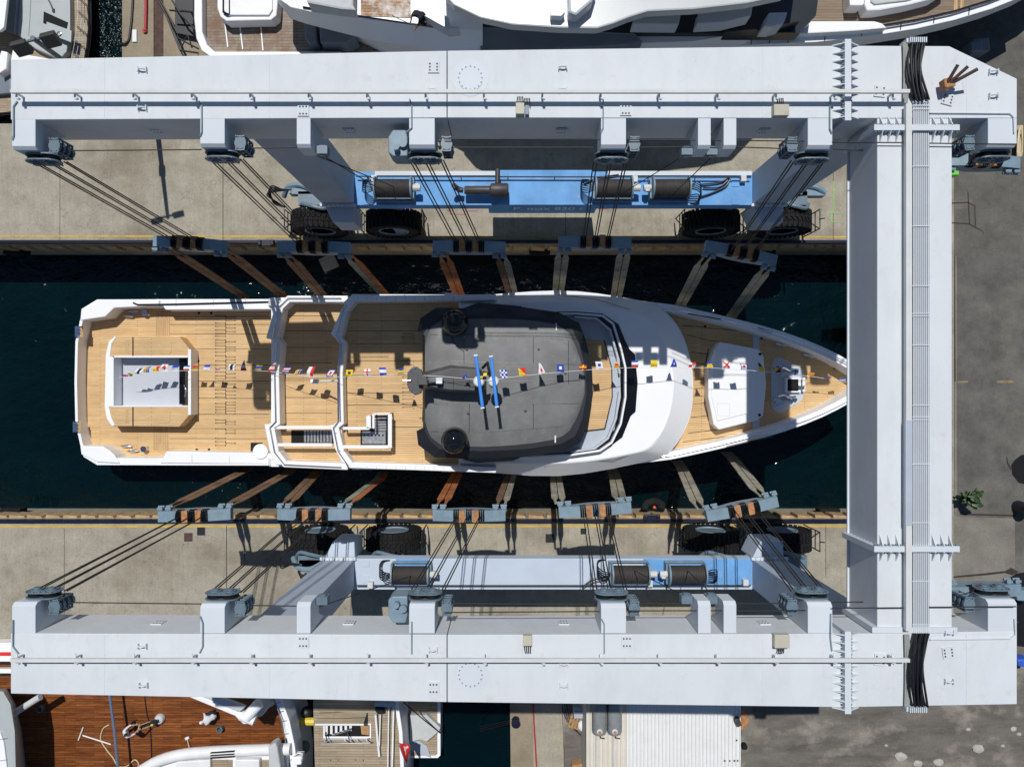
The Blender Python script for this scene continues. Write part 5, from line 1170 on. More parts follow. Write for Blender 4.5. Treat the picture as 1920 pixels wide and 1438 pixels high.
P_(tl, 'stern_bench', 'yacht_white', [([(24, 90), (36, 100), (100, 112), (100, 150), (20, 150), (20, 112)], -1.55, -2.2), ([(2, 95), (14, 98), (11, 130), (-4, 140), (-6, 120)], -1.35, -2.2)], 0.05)
P_(tl, 'bathing_platform', 'hull_steel', [([(-150, 140), (20, 140), (20, 175), (-150, 190)], -1.85, -2.25)], 0.05)
# ---- floodlight mast on the quay (its shadow lies across the concrete)
fm = thing('floodlight_mast', (-19.75, 14.35, 0), 'dark steel floodlight mast standing on the upper quay beside the grey yacht', 'floodlight')
b = MB(); b.tube([(-19.75, 14.35, 0), (-19.75, 14.35, 9.9)], [0.15, 0.10], 10); b.box(-20.05, -19.45, 14.05, 14.65, 0.002, 0.12); b.build('pole', 'hull_steel', fm, True)
b = MB(); b.tube([(-20.4, 14.2, 9.75), (-19.1, 14.5, 9.75)], 0.06, 8); b.build('cross_arm', 'hull_steel', fm)
b = MB(); b.obox((-19.75, 14.3, 4.6), 0.35, 0.35, 0.55); b.build('switch_box', 'hull_steel', fm)
for x, y in ((-20.35, 14.05), (-19.15, 14.4)):
    b = MB(); b.obox((x, y, 9.65), 0.62, 0.30, 0.55, 0.3, Matrix.Rotation(0.25, 3, 'Z') @ Matrix.Rotation(R(-30), 3, 'X')); b.build('floodlight_head', 'muffler', fm, bevel=0.03)
# ---- things on the dock between the two
b = MB(); b.tube([W(274, -60, .1), W(273.5, 20, .1), W(272.5, 59, .1)], 0.075, 8); b.lathe([(0, 0), (.13, 0), (.13, .1), (0, .1)], W(272.5, 59, 0.02), 'Z', 10); b.build('red_pipe', 'red_mark', label='red painted pipe lying along the upper dock', cat='pipe', smooth=True)
b = MB(); b.tube(arc([tuple(W(251, -60, .05)), tuple(W(248, 20, .05)), tuple(W(244, 60, .05)), tuple(W(240, 78, .05)), tuple(W(228, 83, .05)), tuple(W(222, 84, -1.0))], 6), 0.06, 8); b.build('water_hose', 'hose_black', label='black hose curving over the edge of the upper dock', cat='hose', smooth=True)
b = MB(); b.obox(W(252.5, 68, 0.04), 0.24, 0.68, 0.07); b.build('white_board', 'plastic_white', label='small white board lying on the upper dock by the hose', cat='board', bevel=0.01)
gw = thing('boarding_gangway', W(335, 40, 0), 'black steel boarding gangway frame at the stern of the large upper yacht', 'gangway')
b = MB()
for pts in ([(285, -20), (312, 30), (338, 95)], [(310, -20), (340, 30), (372, 62)], [(340, 20), (366, 24)], [(318, 20), (358, 23)], [(338, 95), (372, 100)], [(326, 62), (340, 90), (352, 66), (360, 90)], [(330, 70), (372, 92)]):
    b.tube([W(x, y, 1.1) for x, y in pts], 0.05, 6)
for pts in ([(288, -20), (322, 40), (344, 98)],): b.tube([W(x, y, 0.25) for x, y in pts], 0.05, 6)
for x, y in ((312, 30), (325, 62), (338, 95), (340, 30), (358, 23)): b.tube([W(x, y, 0.01), W(x, y, 1.1)], 0.04, 6)
b.build('railing', 'black_iron', gw)
b = MB(); b.prism([(328, -20), (362, -20), (362, 68), (328, 62)], 0.35, 0.2); b.build('platform', 'black_iron', gw)

# ---- large white yacht on the hard stand along the top
bt = thing('large_white_yacht', W(1100, 0, 0), 'large white yacht with grey superstructure on the hard stand along the top edge', 'yacht')
hp = [(364, -200), (364, 36), (368, 72), (378, 95), (396, 109), (640, 108), (900, 104), (1300, 92), (1440, 84), (1530, 80.5), (1640, 68), (1720, 55), (1790, 39), (1860, 18), (1920, -6), (1980, -40), (2040, -90), (2040, -200)]
hb2 = [(430, -200), (430, 0), (440, 40), (452, 55), (470, 60), (660, 60), (900, 58), (1300, 50), (1420, 45), (1500, 40), (1590, 32), (1660, 22), (1720, 8), (1780, -10), (1820, -30), (1870, -60), (1900, -100), (1900, -200)]
b = MB(); b.prism(hp, 2.95, 0.35, hb2); b.build('hull', 'hull_steel', bt)
ca = [(364, -200), (364, 36), (368, 72), (378, 95), (396, 108), (640, 107), (640, 97), (402, 97), (388, 84), (379, 60), (377, -200)]
P_(bt, 'bulwark', 'yacht_white', [(ca, 3.55, 2.8)], 0.04)
cb = [(1300, 91), (1440, 83), (1530, 79.5), (1640, 67), (1720, 54), (1790, 38), (1860, 17), (1920, -7), (1980, -41), (1976, -52), (1915, -19), (1855, 5), (1787, 26), (1717, 42), (1638, 55), (1530, 66), (1440, 69), (1300, 70)]
P_(bt, 'bulwark', 'yacht_white', [(cb, 3.75, 2.8)], 0.03)
b = MB()
for x, y in ((1410, 77), (1444, 75), (1479, 74), (1548, 70), (1617, 61), (1690, 50), (1752, 38), (1818, 22)): b.prism([(x-1.0, y-8), (x+1.0, y-8), (x-0.8, y+7), (x-2.6, y+7)], 3.756, 3.7)
b.build('bulwark_joint', 'seam', bt)
b = MB(); b.tube([W(x, y-2, 3.95) for x, y in ((1300, 69), (1440, 67), (1530, 64), (1638, 53), (1717, 40), (1787, 24), (1855, 3), (1915, -21))], 0.05, 6); b.build('bulwark_rail', 'hull_dark', bt, True)
P_(bt, 'aft_deck', 'teak_worn', [([(376, -200), (376, 60), (388, 86), (402, 99), (700, 99), (700, -200)], 3.05, 2.8)])
P_(bt, 'aft_step', 'yacht_white', [([(420, 40), (422, 40), (428, 88), (426, 90)], 3.09, 3.05), ([(448, 45), (450, 45), (456, 92), (454, 93)], 3.09, 3.05), ([(487, 42), (489, 42), (494, 95), (492, 95)], 3.09, 3.05)])
P_(bt, 'cockpit_sofa', 'yacht_white', [([(407, -200), (407, 15), (413, 32), (424, 40), (508, 38), (518, 30), (520, 10), (520, -200)], 3.75, 3.05)], 0.06)
P_(bt, 'sofa_cushion', 'plastic_white', [([(418, -200), (418, 18), (426, 29), (504, 29), (511, 18), (511, -200)], 3.85, 3.7)], 0.04)
P_(bt, 'sofa_window', 'glass_black', [([(417, -200), (420, -200), (420, 22), (429, 26), (429, -200), (431, -200), (431, 28), (424, 29), (417, 24)], 3.875, 3.8)])
P_(bt, 'tender_cover', 'hull_steel', [([(570, 40), (592, 44), (594, 78), (578, 82), (571, 70)], 4.0, 3.05), ([(597, 42), (660, 56), (668, 70), (650, 80), (600, 80)], 4.1, 3.05)], 0.08)
# upper deck with a long raking side panel
UT = [(522, -200), (522, -2), (545, 14), (590, 24), (700, 38), (800, 47), (905, 58), (905, -200)]
UBm = [(519, -200), (520, 4), (545, 36), (575, 46), (700, 78), (835, 98), (905, 102), (905, -200)]
b = MB(); b.prism(UT, 6.1, 5.0, UBm); b.build('upper_side', 'yacht_white', bt, True, 0.03)
P_(bt, 'upper_side', 'hull_steel', [([(900, 50), (1190, 62), (1206, 78), (1180, 84), (960, 96), (900, 98)], 5.4, 4.2)], 0.08)
P_(bt, 'main_house', 'yacht_white', [([(560, -200), (560, 0), (700, 60), (900, 92), (1300, 78), (1410, 60), (1480, 20), (1500, -200)], 4.95, 3.0)])
P_(bt, 'upper_deck_teak', 'teak_scrub', [([(676, -200), (770, -200), (770, 34), (676, 30)], 6.13, 6.05)])
P_(bt, 'sofa_cover', 'cover_grey', [([(560, -200), (664, -200), (662, 10), (668, 20), (640, 18), (575, 6)], 6.8, 6.1)], 0.10)
P_(bt, 'deck_rail', 'glass_black', [([(568, 12), (700, 33), (826, 52), (826, 53.2), (700, 34.5), (567, 14)], 6.2, 6.1)])
P_(bt, 'roof_strut', 'yacht_grey', [([(795, 30), (818, 17), (842, 34), (842, 48), (862, 52), (840, 55)], 6.8, 6.05)], 0.03)
P_(bt, 'bridge_deck', 'hull_dark', [([(770, -200), (770, 10), (850, 42), (960, 58), (1190, 62), (1500, 62), (1530, 30), (1560, -200)], 5.3, 4.6)])
RF = [(818, -200), (822, -22), (850, 10), (900, 34), (960, 47), (1050, 53), (1120, 54), (1150, 45), (1180, 33), (1215, 22), (1300, 18), (1400, 7), (1470, -8), (1520, -60), (1540, -200)]
P_(bt, 'hardtop', 'hardtop_grey', [(RF, 8.6, 8.1)], 0.08)
P_(bt, 'roof_light', 'yacht_white', [([(1032, 16), (1048, 16), (1060, 23), (1052, 31), (1032, 30)], 9.0, 8.6)], 0.03)
P_(bt, 'roof_fin', 'yacht_grey', [([(1064, -30), (1120, -30), (1110, 4), (1080, 30), (1066, 24)], 9.3, 8.6)], 0.12)
P_(bt, 'windscreen', 'hull_dark', [([(1400, 10), (1440, -6), (1500, -8), (1500, 40), (1420, 55), (1360, 60)], 5.9, 5.3)])
P_(bt, 'wing_panel', 'yacht_grey', [([(1186, 45), (1190, 30), (1210, 22), (1278, 20), (1273, 46)], 7.0, 6.2), ([(1307, 45), (1313, 18), (1412, 8), (1409, 30), (1360, 42)], 7.0, 6.2), ([(1432, 50), (1442, 24), (1477, 23), (1470, 44), (1450, 50)], 6.6, 5.6)], 0.05)
P_(bt, 'fore_deck', 'teak_fore', [([(1380, -200), (1380, 66), (1440, 66), (1530, 63), (1638, 52), (1717, 39), (1787, 23), (1855, 2), (1915, -22), (1960, -60), (1980, -200)], 3.25, 2.8)])
P_(bt, 'deck_band', 'teak_side', [([(1797, -100), (1803, -100), (1795, 20), (1788, 22)], 3.26, 3.2), ([(1806, -100), (1812, -100), (1806, 16), (1800, 18)], 3.26, 3.2)])
P_(bt, 'fore_lounge', 'yacht_white', [([(1624, -200), (1622, 10), (1626, 21), (1650, 20), (1705, 10), (1752, -2), (1780, -20), (1780, -200)], 4.0, 3.25)], 0.08)
P_(bt, 'lounge_cushion', 'cover_grey', [([(1634, -200), (1633, 4), (1640, 9), (1700, 2), (1745, -10), (1765, -200)], 4.08, 3.95)], 0.05)
P_(bt, 'deck_locker', 'yacht_white', [([(1592, -20), (1620, -20), (1621, 8), (1617, 11), (1594, 11)], 4.0, 3.25)], 0.05)
P_(bt, 'side_platform', 'yacht_white', [([(1499, 64), (1508, 46), (1514, 40), (1640, 40), (1654, 44), (1664, 53), (1610, 58), (1560, 61)], 4.15, 3.3)], 0.05)

# ---- lower left: classic yacht with the dark wet teak deck
ca_ = thing('brown_decked_yacht', W(250, 1400, WATER), 'yacht with dark wet teak deck where two people are scrubbing', 'yacht')
ZB = 0.6
P_(ca_, 'hull', 'yacht_white', [([(-200, 1240), (300, 1240), (470, 1262), (515, 1295), (532, 1330), (545, 1380), (553, 1450), (555, 1620), (-200, 1620)], 0.3, -4)], 0.04)
P_(ca_, 'deck', 'teak_wet', [([(-200, 1246), (300, 1246), (466, 1268), (506, 1300), (522, 1336), (534, 1384), (541, 1450), (543, 1620), (-200, 1620)], ZB-0.15, 0.2)])
b = MB(); b.band([(500, 1278), (522, 1312), (537, 1352), (547, 1400), (552, 1450), (554, 1600)], 0.34, ZB+0.55, 0.0); b.build('bulwark', 'yacht_white', ca_, bevel=0.03)
b = MB(); rp = [(500, 1288), (517, 1318), (529, 1352), (537, 1400), (541, 1450), (543, 1560)]
b.tube([W(x, y, ZB+0.75) for x, y in rp], 0.03, 6)
for x, y in rp[:5] + [(524, 1334), (533, 1376), (539, 1425)]: b.tube([W(x, y, ZB+0.75), W(x+10, y-2, ZB+0.5)], 0.02, 5)
b.build('bulwark_rail', 'hull_steel', ca_, True)
b = MB(); b.prism([(-200, 1290), (6, 1296), (20, 1320), (28, 1370), (30, 1450), (30, 1600), (-200, 1600)], 3.2, 0.3, [(-200, 1288), (14, 1290), (30, 1318), (42, 1370), (50, 1450), (50, 1600), (-200, 1600)]); b.build('superstructure', 'tl_grey', ca_, bevel=0.04)
P_(ca_, 'cabin_roof', 'yacht_white', [([(-200, 1380), (0, 1372), (7, 1392), (13, 1440), (13, 1600), (-200, 1600)], 3.3, 3.1)], 0.03)
b = MB()
for y in (1390, 1430, 1470): b.tube([W(-30, y, 3.31), W(12, y-6, 3.31)], 0.012, 4)
b.build('panel_joint', 'seam', ca_)
b = MB(); b.tube([W(18, 1342, 2.2), W(45, 1325, 2.2), W(72, 1308, 2.2), W(76, 1306, 2.2)], 0.17, 14); b.build('awning_arm', 'cover_grey', ca_, True)
# red, white and black stripes along its hull edge
P_(ca_, 'stern_stripe', 'flag_red', [([(-200, 1223), (100, 1223), (100, 1229), (-200, 1229)], 0.62, 0.2)])
P_(ca_, 'gunwale', 'yacht_white', [([(-200, 1205), (100, 1205), (100, 1222.5), (-200, 1222.5)], 0.58, -3.5), ([(-200, 1229.5), (100, 1229.5), (100, 1240), (-200, 1240)], 0.60, -1.0), ([(-200, 1254), (100, 1254), (100, 1262), (-200, 1262)], 0.7, 0.3)], 0.02)
P_(ca_, 'deck_edge', 'black_iron', [([(-200, 1240.5), (100, 1240.5), (100, 1244), (-200, 1244)], 0.55, -1), ([(-200, 1262.5), (100, 1262.5), (100, 1267), (-200, 1267)], 0.66, 0.3)])
# deck crane
b = MB(); cr = W(487, 1327, 2.0); b.lathe([(0, -1.5), (0.52, -1.5), (0.52, -1.2), (0.40, -1.1), (0.36, 0.2), (0.30, 0.3), (0, 0.3)], cr, 'Z', 24); crane = b.build('crane_post', 'cover_grey', ca_, True)
b = MB(); b.prism([(328, 1296), (368, 1300), (455, 1336), (478, 1346), (474, 1356), (456, 1358), (440, 1342)], 3.0, 2.6); b.build('crane_boom', 'yacht_white', ca_, bevel=0.06)
b = MB(); b.prism([(358, 1298), (398, 1302), (460, 1325), (448, 1336)], 3.25, 3.0); b.build('crane_jib', 'cover_grey', ca_, bevel=0.05)
b = MB(); b.tube([W(452, 1340, 2.9), W(478, 1350, 2.9)], 0.26, 14); b.tube([W(462, 1344, 3.1), W(486, 1318, 3.1)], 0.28, 14); b.tube([W(372, 1306, 3.15), W(452, 1330, 3.1)], 0.08, 8); b.build('crane_joint', 'yacht_white', ca_, True)
# tender
td = thing('tender_boat', W(420, 1450, ZB), 'white tender boat chocked on the brown teak deck', 'tender')
oz = ZB+0.75
b = MB(); tubep = [(262, 1446), (300, 1425), (350, 1413), (420, 1408), (500, 1405), (545, 1404)]
b.tube([W(x, y, oz) for x, y in arc(tubep, 4)], 0.30, 12); b.build('side_tube', 'plastic_white', td, True)
P_(td, 'hull', 'yacht_white', [([(275, 1446), (310, 1430), (360, 1418), (540, 1411), (540, 1600), (275, 1600)], oz-0.1, ZB-0.1)], 0.04)
P_(td, 'floor', 'teak_pale', [([(398, 1424), (436, 1424), (436, 1600), (398, 1600)], oz-0.06, oz-0.2), ([(488, 1424), (505, 1424), (505, 1600), (488, 1600)], oz-0.06, oz-0.2)])
P_(td, 'seat', 'plastic_white', [([(440, 1424), (486, 1424), (486, 1600), (440, 1600)], oz+0.25, oz-0.1), ([(330, 1428), (394, 1424), (394, 1600), (330, 1600)], oz+0.15, oz-0.1)], 0.05)
P_(td, 'grip_pad', 'black_iron', [([(395+0, 1410+k*5), (440, 1407+k*5), (439, 1409.5+k*5), (393, 1412.5+k*5)], oz+0.31, oz+0.0) for k in range(3)])
P_(td, 'canvas_cover', 'cover_grey', [([(502, 1400), (516, 1392), (520, 1402), (526, 1440), (528, 1600), (500, 1600), (503, 1420)], oz+0.9, oz+0.2)], 0.10)
P_(ca_, 'fender_box', 'yacht_white', [([(550, 1418), (565, 1418), (565, 1433), (551, 1434)], 1.3, 0.7)], 0.04)
b = MB(); b.tube([W(551, 1418, 1.4), W(558, 1411, 1.5), W(567, 1412, 1.5), W(566, 1422, 1.4)], 0.03, 6); b.build('box_handle', 'plastic_white', ca_)
# ---- pale-decked yacht's stern beside it
cb_ = thing('pale_decked_yacht', W(680, 1400, WATER), 'yacht stern with pale teak deck and open hatch at the bottom edge', 'yacht')
ZP = 0.75
P_(cb_, 'hull', 'yacht_white', [([(588, 1200), (735, 1200), (742, 1300), (752, 1360), (757, 1440), (757, 1620), (600, 1620), (592, 1440)], ZP-0.1, -4)], 0.04)
P_(cb_, 'deck', 'teak_pale', [([(584, 1200), (730, 1200), (740, 1320), (748, 1370), (751, 1440), (751, 1620), (596, 1620), (590, 1420)], ZP, ZP-0.4)])
b = MB(); b.band([(736, 1280), (745, 1330), (751, 1372), (754, 1440), (754, 1600)], 0.20, ZP+0.35, ZP-1.0); b.build('stern_rail', 'yacht_white', cb_, bevel=0.02)
b = MB(); b.prism([(606, 1357), (696, 1357), (696, 1384), (606, 1384)], ZP+0.12, ZP-0.05); b.build('hatch_coaming', 'yacht_white', cb_, bevel=0.01)
b = MB(); b.prism([(609, 1359), (693, 1359), (693, 1380), (609, 1380)], ZP+0.125, ZP+0.10); b.build('hatch_opening', 'dark_hole', cb_)
for k in range(6):
    b = MB(); b.pbox(610+k*9, 1360, 614.5+k*9, 1377-k*1.5, ZP+0.16, ZP+0.126); b.build('hatch_step', 'plastic_white', cb_)
P_(cb_, 'hatch_inner', 'wood_crate', [([(676, 1360), (692, 1360), (692, 1378), (678, 1376)], ZP+0.15, ZP+0.126)])
lo = [W(600, 1333, ZP+0.2), W(688, 1336, ZP+0.2), W(681, 1357, ZP+0.95), W(591, 1357, ZP+0.95)]
b = MB(); up = Vector((0, -0.02, 0.05)); b.add([p for p in lo] + [p+up for p in lo], [(0, 1, 2, 3), (7, 6, 5, 4), (0, 4, 5, 1), (1, 5, 6, 2), (2, 6, 7, 3), (3, 7, 4, 0)]); b.build('hatch_lid', 'teak_pale', cb_)
b = MB(); b.tube([W(591, 1358, ZP+0.95), W(682, 1358, ZP+0.95)], 0.05, 6); b.build('lid_edge', 'yacht_white', cb_, True)
b = MB(); b.tube([W(601, 1394, ZP+0.7), W(694, 1392, ZP+0.7)], 0.03, 8); b.tube([W(606, 1386, ZP+0.5), W(690, 1384, ZP+0.5)], 0.025, 8)
for x in (606, 645, 655, 668, 686): b.tube([W(x, 1384, ZP+0.1), W(x+4, 1393, ZP+0.7)], 0.025, 6)
for x in (610, 652): b.tube([W(x, 1372, ZP+0.3), W(x+4, 1392, ZP+0.7)], 0.03, 6)
b.tube([W(622, 1378, ZP+.3), W(660, 1366, ZP+.3)], 0.05, 6)
b.build('hatch_rail', 'chrome', cb_, True)
for pts, wd in (([(704, 1340), (708, 1390), (711, 1418)], 0.10), ([(713, 1340), (711, 1400)], 0.06), ([(729, 1322), (727, 1440)], 0.06), ([(738, 1322), (735, 1440)], 0.09)):
    b = MB(); b.band(pts, wd, ZP+0.35, ZP+0.2); b.build('boarding_plank', 'plastic_white', cb_)
P_(cb_, 'plank_bracket', 'deck_grey', [([(702, 1318), (742, 1318), (740, 1326), (702, 1324)], ZP+0.5, ZP)], 0.02)
P_(cb_, 'deck_cover', 'cloth_dark', [([(704, 1324), (718, 1328), (720, 1338), (708, 1340), (702, 1332)], ZP+0.5, ZP+0.05)], 0.08)
b = MB()
for x in (620, 634, 667, 681): b.lathe([(0, 0), (.03, 0), (.03, .01), (0, .01)], W(x, 1424.5, ZP+0.002), 'Z', 8)
b.build('deck_fitting', 'dark_hole', cb_)
P_(cb_, 'bathing_platform', 'yacht_white', [([(750, 1220), (822, 1220), (826, 1226), (826, 1416), (821, 1421), (762, 1421), (758, 1400)], -1.9, -3.5)], 0.04)
P_(cb_, 'platform_teak', 'teak_pale', [([(752, 1224), (817, 1224), (820, 1228), (820, 1413), (816, 1416), (764, 1416), (760, 1400)], -1.87, -2.0)])
P_(cb_, 'rolled_mat', 'cover_grey', [([(768, 1341), (800, 1340), (826, 1364), (823, 1371), (800, 1390), (788, 1386), (768, 1391)], -1.5, -1.85)], 0.03)
P_(cb_, 'mat_side_sheet', 'deck_grey', [([(760, 1341), (768, 1341), (768, 1391), (785, 1388), (800, 1398), (808, 1420), (765, 1405)], -1.8, -1.86)])  # thin grey sheet beside and below the rolled mat
b = MB(); b.tube([W(756, 1315, 0.6), W(790, 1345, -.6), W(826, 1374, -1.6)], 0.035, 6); b.build('stern_line', 'rope', cb_)
# red ensign hanging on its staff
fl_ = thing('red_ensign', W(756, 1410, ZP), 'red flag with white marks furled on a staff at the pale-decked stern', 'flag')
b = MB(); b.tube([W(747, 1391, ZP+0.3), W(762, 1434, ZP+1.5)], 0.03, 8); b.build('staff', 'chrome', fl_, True)
vs = []; fs = []; ms = []; n = 12
for j in range(n+1):
    for i in range(n+1):
        u, v = i/n, j/n
        a = W(748+v*14, 1391+v*40, ZP+0.4+v*1.1); e = W(770-v*7, 1396+v*34, ZP+0.2+v*0.9)
        p = a + (e-a)*u; vs.append((p.x, p.y, p.z + 0.07*math.sin(u*9+v*3)))
for j in range(n):
    for i in range(n):
        u, v = (i+.5)/n, (j+.5)/n
        fs.append((j*(n+1)+i, j*(n+1)+i+1, (j+1)*(n+1)+i+1, (j+1)*(n+1)+i)); ms.append(1 if (abs(u-0.3-v*0.3) < .06 and .15 < v < .6) or (abs(v-.5+u*.5) < .06 and .3 < u < .8) else 0)
b = MB(); b.v = vs; b.f = fs; b.m = ms; b.build('flag_cloth', ['flag_red', 'flag_white'], fl_, True)
# clutter in the gap between the two yachts
b = MB(); b.ball(W(575, 1335, -1.5), 0.35, 14, 8); b.build('boat_fender', 'black_iron', label='black round fender in the gap between the two lower yachts, nearest the girder', cat='fender', smooth=True)
b = MB(); b.tube([W(566, 1352, -1.2), W(590, 1352, -1.2)], 0.22, 10); b.build('boat_fender', 'plastic_yellow', label='yellow fender in the gap between the two lower yachts', cat='fender', smooth=True)
b = MB(); b.ball(W(570, 1400, -1.2), 0.35, 14, 8); b.build('boat_fender', 'bucket', label='grey ball fender in the gap between the two lower yachts', cat='fender', smooth=True)

# ---- shed with the corrugated roof
sh = thing('storage_shed', W(1245, 1420, 0), 'low shed with white and cream corrugated sheet roof at the bottom edge', 'shed')
ZR = 3.4
def corrug(name, mat, px0, px1, pitch, z):
    x0, x1 = W(px0, 0, z).x, W(px1, 0, z).x; y0, y1 = W(0, 1600, z).y, W(0, 1240, z).y
    n = int((x1-x0)/pitch); b = MB(); prof = []
    for k in range(n+1):
        x = x0 + (x1-x0)*k/n; st = (x1-x0)/n
        prof += [(x, 0), (x+st*0.55, 0), (x+st*0.65, 0.045), (x+st*0.9, 0.045)]
    prof = [p for p in prof if p[0] <= x1]
    vs = []; fs = []
    for (x, h) in prof: vs += [(x, y0, z+h), (x, y1, z+h)]
    for k in range(len(prof)-1): fs.append((2*k, 2*k+2, 2*k+3, 2*k+1))
    m = len(vs)
    for (x, h) in prof: vs += [(x, y0, z-0.05), (x, y1, z-0.05)]
    for k in range(len(prof)-1): fs.append((m+2*k+1, m+2*k+3, m+2*k+2, m+2*k)); fs.append((2*k+1, 2*k+3, m+2*k+3, m+2*k+1))
    b.add(vs, fs); return b.build(name, mat, sh)
corrug('roof_sheet', 'roof_sheet_cream', 1099.5, 1175, 0.205, ZR); corrug('roof_sheet', 'roof_sheet_white', 1175, 1389, 0.185, ZR+0.02)
b = MB(); b.box(W(1101, 0, ZR).x+.03, W(1388, 0, ZR).x-.03, W(0, 1598, ZR).y, W(0, 1242, ZR).y, 0.002, ZR-0.06); b.build('wall', 'roof_sheet_cream', sh)
b = MB()
for x, y in ((1381, 1387), (1359, 1425.5), (1368, 1425.5), (1377, 1425.5), (1383, 1425.5)): b.lathe([(0, 0), (.045, 0), (.045, .02), (0, .02)], W(x, y, ZR+0.05), 'Z', 8)
b.build('roof_bolt', 'dark_hole', sh)
b = MB()
for x in (1117.5, 1150): b.tube([W(x, 1378, ZR+0.09), W(x, 1600, ZR+0.09)], 0.05, 6)
b.build('roof_pipe', 'cover_grey', sh, True)
for i, x in enumerate((1124, 1152.5)):
    t = thing('gas_tank', W(x, 1345, ZR), ['grey gas tank on the shed roof, nearer the dock', 'grey gas tank on the shed roof, nearer the white sheets'][i], 'tank', 'tanks on the shed roof')
    c = W(x, 1377, ZR+0.45); b = MB()
    b.lathe([(0.0, -0.02), (0.20, 0.02), (0.32, 0.10), (0.36, 0.22), (0.36, 3.2), (0.30, 3.35), (0, 3.4)], c, 'Y', 24); b.build('shell', 'tank_grey', t, True)
    b = MB(); b.lathe([(0.13, 0), (0.15, 0.06), (0.10, 0.12), (0.0, 0.12)], W(x, 1371, ZR+0.80), 'Z', 16); b.build('valve', 'tray_cream', t, True)
    b = MB(); b.lathe([(0, 0.12), (0.085, 0.12), (0.085, 0.15), (0, 0.15)], W(x, 1371, ZR+0.80), 'Z', 12); b.build('valve_cap', 'rust', t, True)
    b = MB(); b.box(c.x-0.3, c.x+0.3, c.y+0.4, c.y+0.55, ZR+0.02, ZR+0.18); b.box(c.x-0.3, c.x+0.3, c.y+1.8, c.y+1.95, ZR+0.02, ZR+0.18); b.tube([W(x+2, 1378, ZR+.4), W(x+2, 1383, ZR+.3), W(x+10, 1384, ZR+.3)], 0.03, 6); b.build('cradle', 'black_iron', t)
# slab and rusty trough against the shed
b = MB(); b.pbox(1390, 1300, 1411, 1380, 0.6, 0.002); b.build('concrete_plinth', 'slab_concrete', label='concrete plinth stained with rust against the shed wall', cat='plinth', bevel=0.02)
b = MB(); b.prism([(1389, 1328), (1400, 1334), (1405, 1350), (1400, 1365), (1389, 1368)], 0.62, 0.5); b.build('rust_trough', 'rust', label='rusty brown plate on the plinth against the shed', cat='plate')
b = MB(); b.obox(W(1383, 1352, ZR+0.2), 0.25, 0.4, 0.3, 0.4); b.build('wall_lamp', 'muffler', sh, bevel=0.03)
b = MB(); b.lathe([(0, 0), (.17, 0), (.15, .25), (0, .27)], W(1394, 1396, 0.002), 'Z', 12); b.build('rubber_bucket', 'rubber', label='black bucket on the ground at the shed corner', cat='bucket', smooth=True)
# dock by the shed
b = MB(); bl = MB()
bl.lathe([(0, 0), (0.22, 0), (0.16, 0.08), (0.14, 0.32), (0.24, 0.40), (0.24, 0.5), (0, 0.52)], (0, 0, 0), 'Z', 16); bol_m = proto(bl, 'kerb_navy', True, 40)
t = put('mooring_bollard', bol_m, W(967, 1349, 0.002)); tag(t, 'dark blue mooring bollard with lines at the edge of the lower dock', 'bollard')
b = MB()
for k in range(3): b.tube([W(966, 1346+k*4, 0.3), W(950, 1352+k*3, -0.4), W(900, 1362+k*4, -2.9)], 0.025, 5)
b.build('mooring_line', 'rope', label='dark mooring lines from the lower dock bollard into the water', cat='rope')
b = MB(); b.tube([W(999.5, 1300, 0.05), W(1001, 1350, 0.05), W(1007, 1450, 0.05), W(1012, 1600, 0.05)], 0.045, 6); b.build('red_pipe', 'red_mark', label='thin dark red pipe running along the lower dock', cat='pipe', smooth=True)
cr_ = thing('wooden_pallet', W(1085, 1352, 0), 'weathered brown wooden pallet lying beside the shed', 'pallet')
for k in range(6):
    b = MB(); a = R(-18); o = Vector((math.cos(a)*(k-2.5)*0.17, math.sin(a)*(k-2.5)*0.17, 0)); b.obox(W(1084, 1353, 0.16)+o, 0.11, 0.85, 0.03, a); b.build('plank', 'wood_crate', cr_)
b = MB()
for q in (-0.35, 0, 0.35): a = R(-18); b.obox(W(1084, 1353, 0.075)+Vector((-math.sin(a)*q, math.cos(a)*q, 0)), 1.0, 0.10, 0.13, a)
b.build('bearer', 'wood_crate', cr_)
b = MB(); b.ball(W(1095, 1360, 0.35), 0.35, 16, 10, 0.5); b.obox(W(1102, 1364, 0.3), 0.4, 0.4, 0.3, -0.5); b.build('white_canister', 'plastic_white', label='white plastic canister lying between pallet and shed', cat='canister', smooth=True)
b = MB(); b.obox(W(1085, 1330, 0.4), 0.6, 0.6, 0.8); b.obox(W(1088, 1338, 0.85), 0.7, 0.25, 0.08); b.build('grey_cabinet', 'deck_grey', label='grey cabinet standing beside the shed in the girder shadow', cat='cabinet', bevel=0.03)
b = MB(); b.obox(W(1085, 1436, 0.3), 0.7, 0.5, 0.55, 0.2); b.build('cardboard_box', 'wood_crate', label='brown box by the shed at the bottom edge', cat='box', bevel=0.02)
b = MB()
for k in range(3): b.tube(arc([tuple(W(1052+k*4, 1300, .03)), tuple(W(1058+k*5, 1340+k*4, .03)), tuple(W(1075+k*4, 1365+k*3, .03)), tuple(W(1100, 1385+k*3, .03))], 6), 0.02, 5)
b.build('electric_cable', 'rope', label='black cables looping over the ground beside the shed', cat='cable', smooth=True)
patch('slab_joint', 'seam', [(1053, 1300), (1054, 1300), (1061, 1500), (1060, 1500)], 0.006)

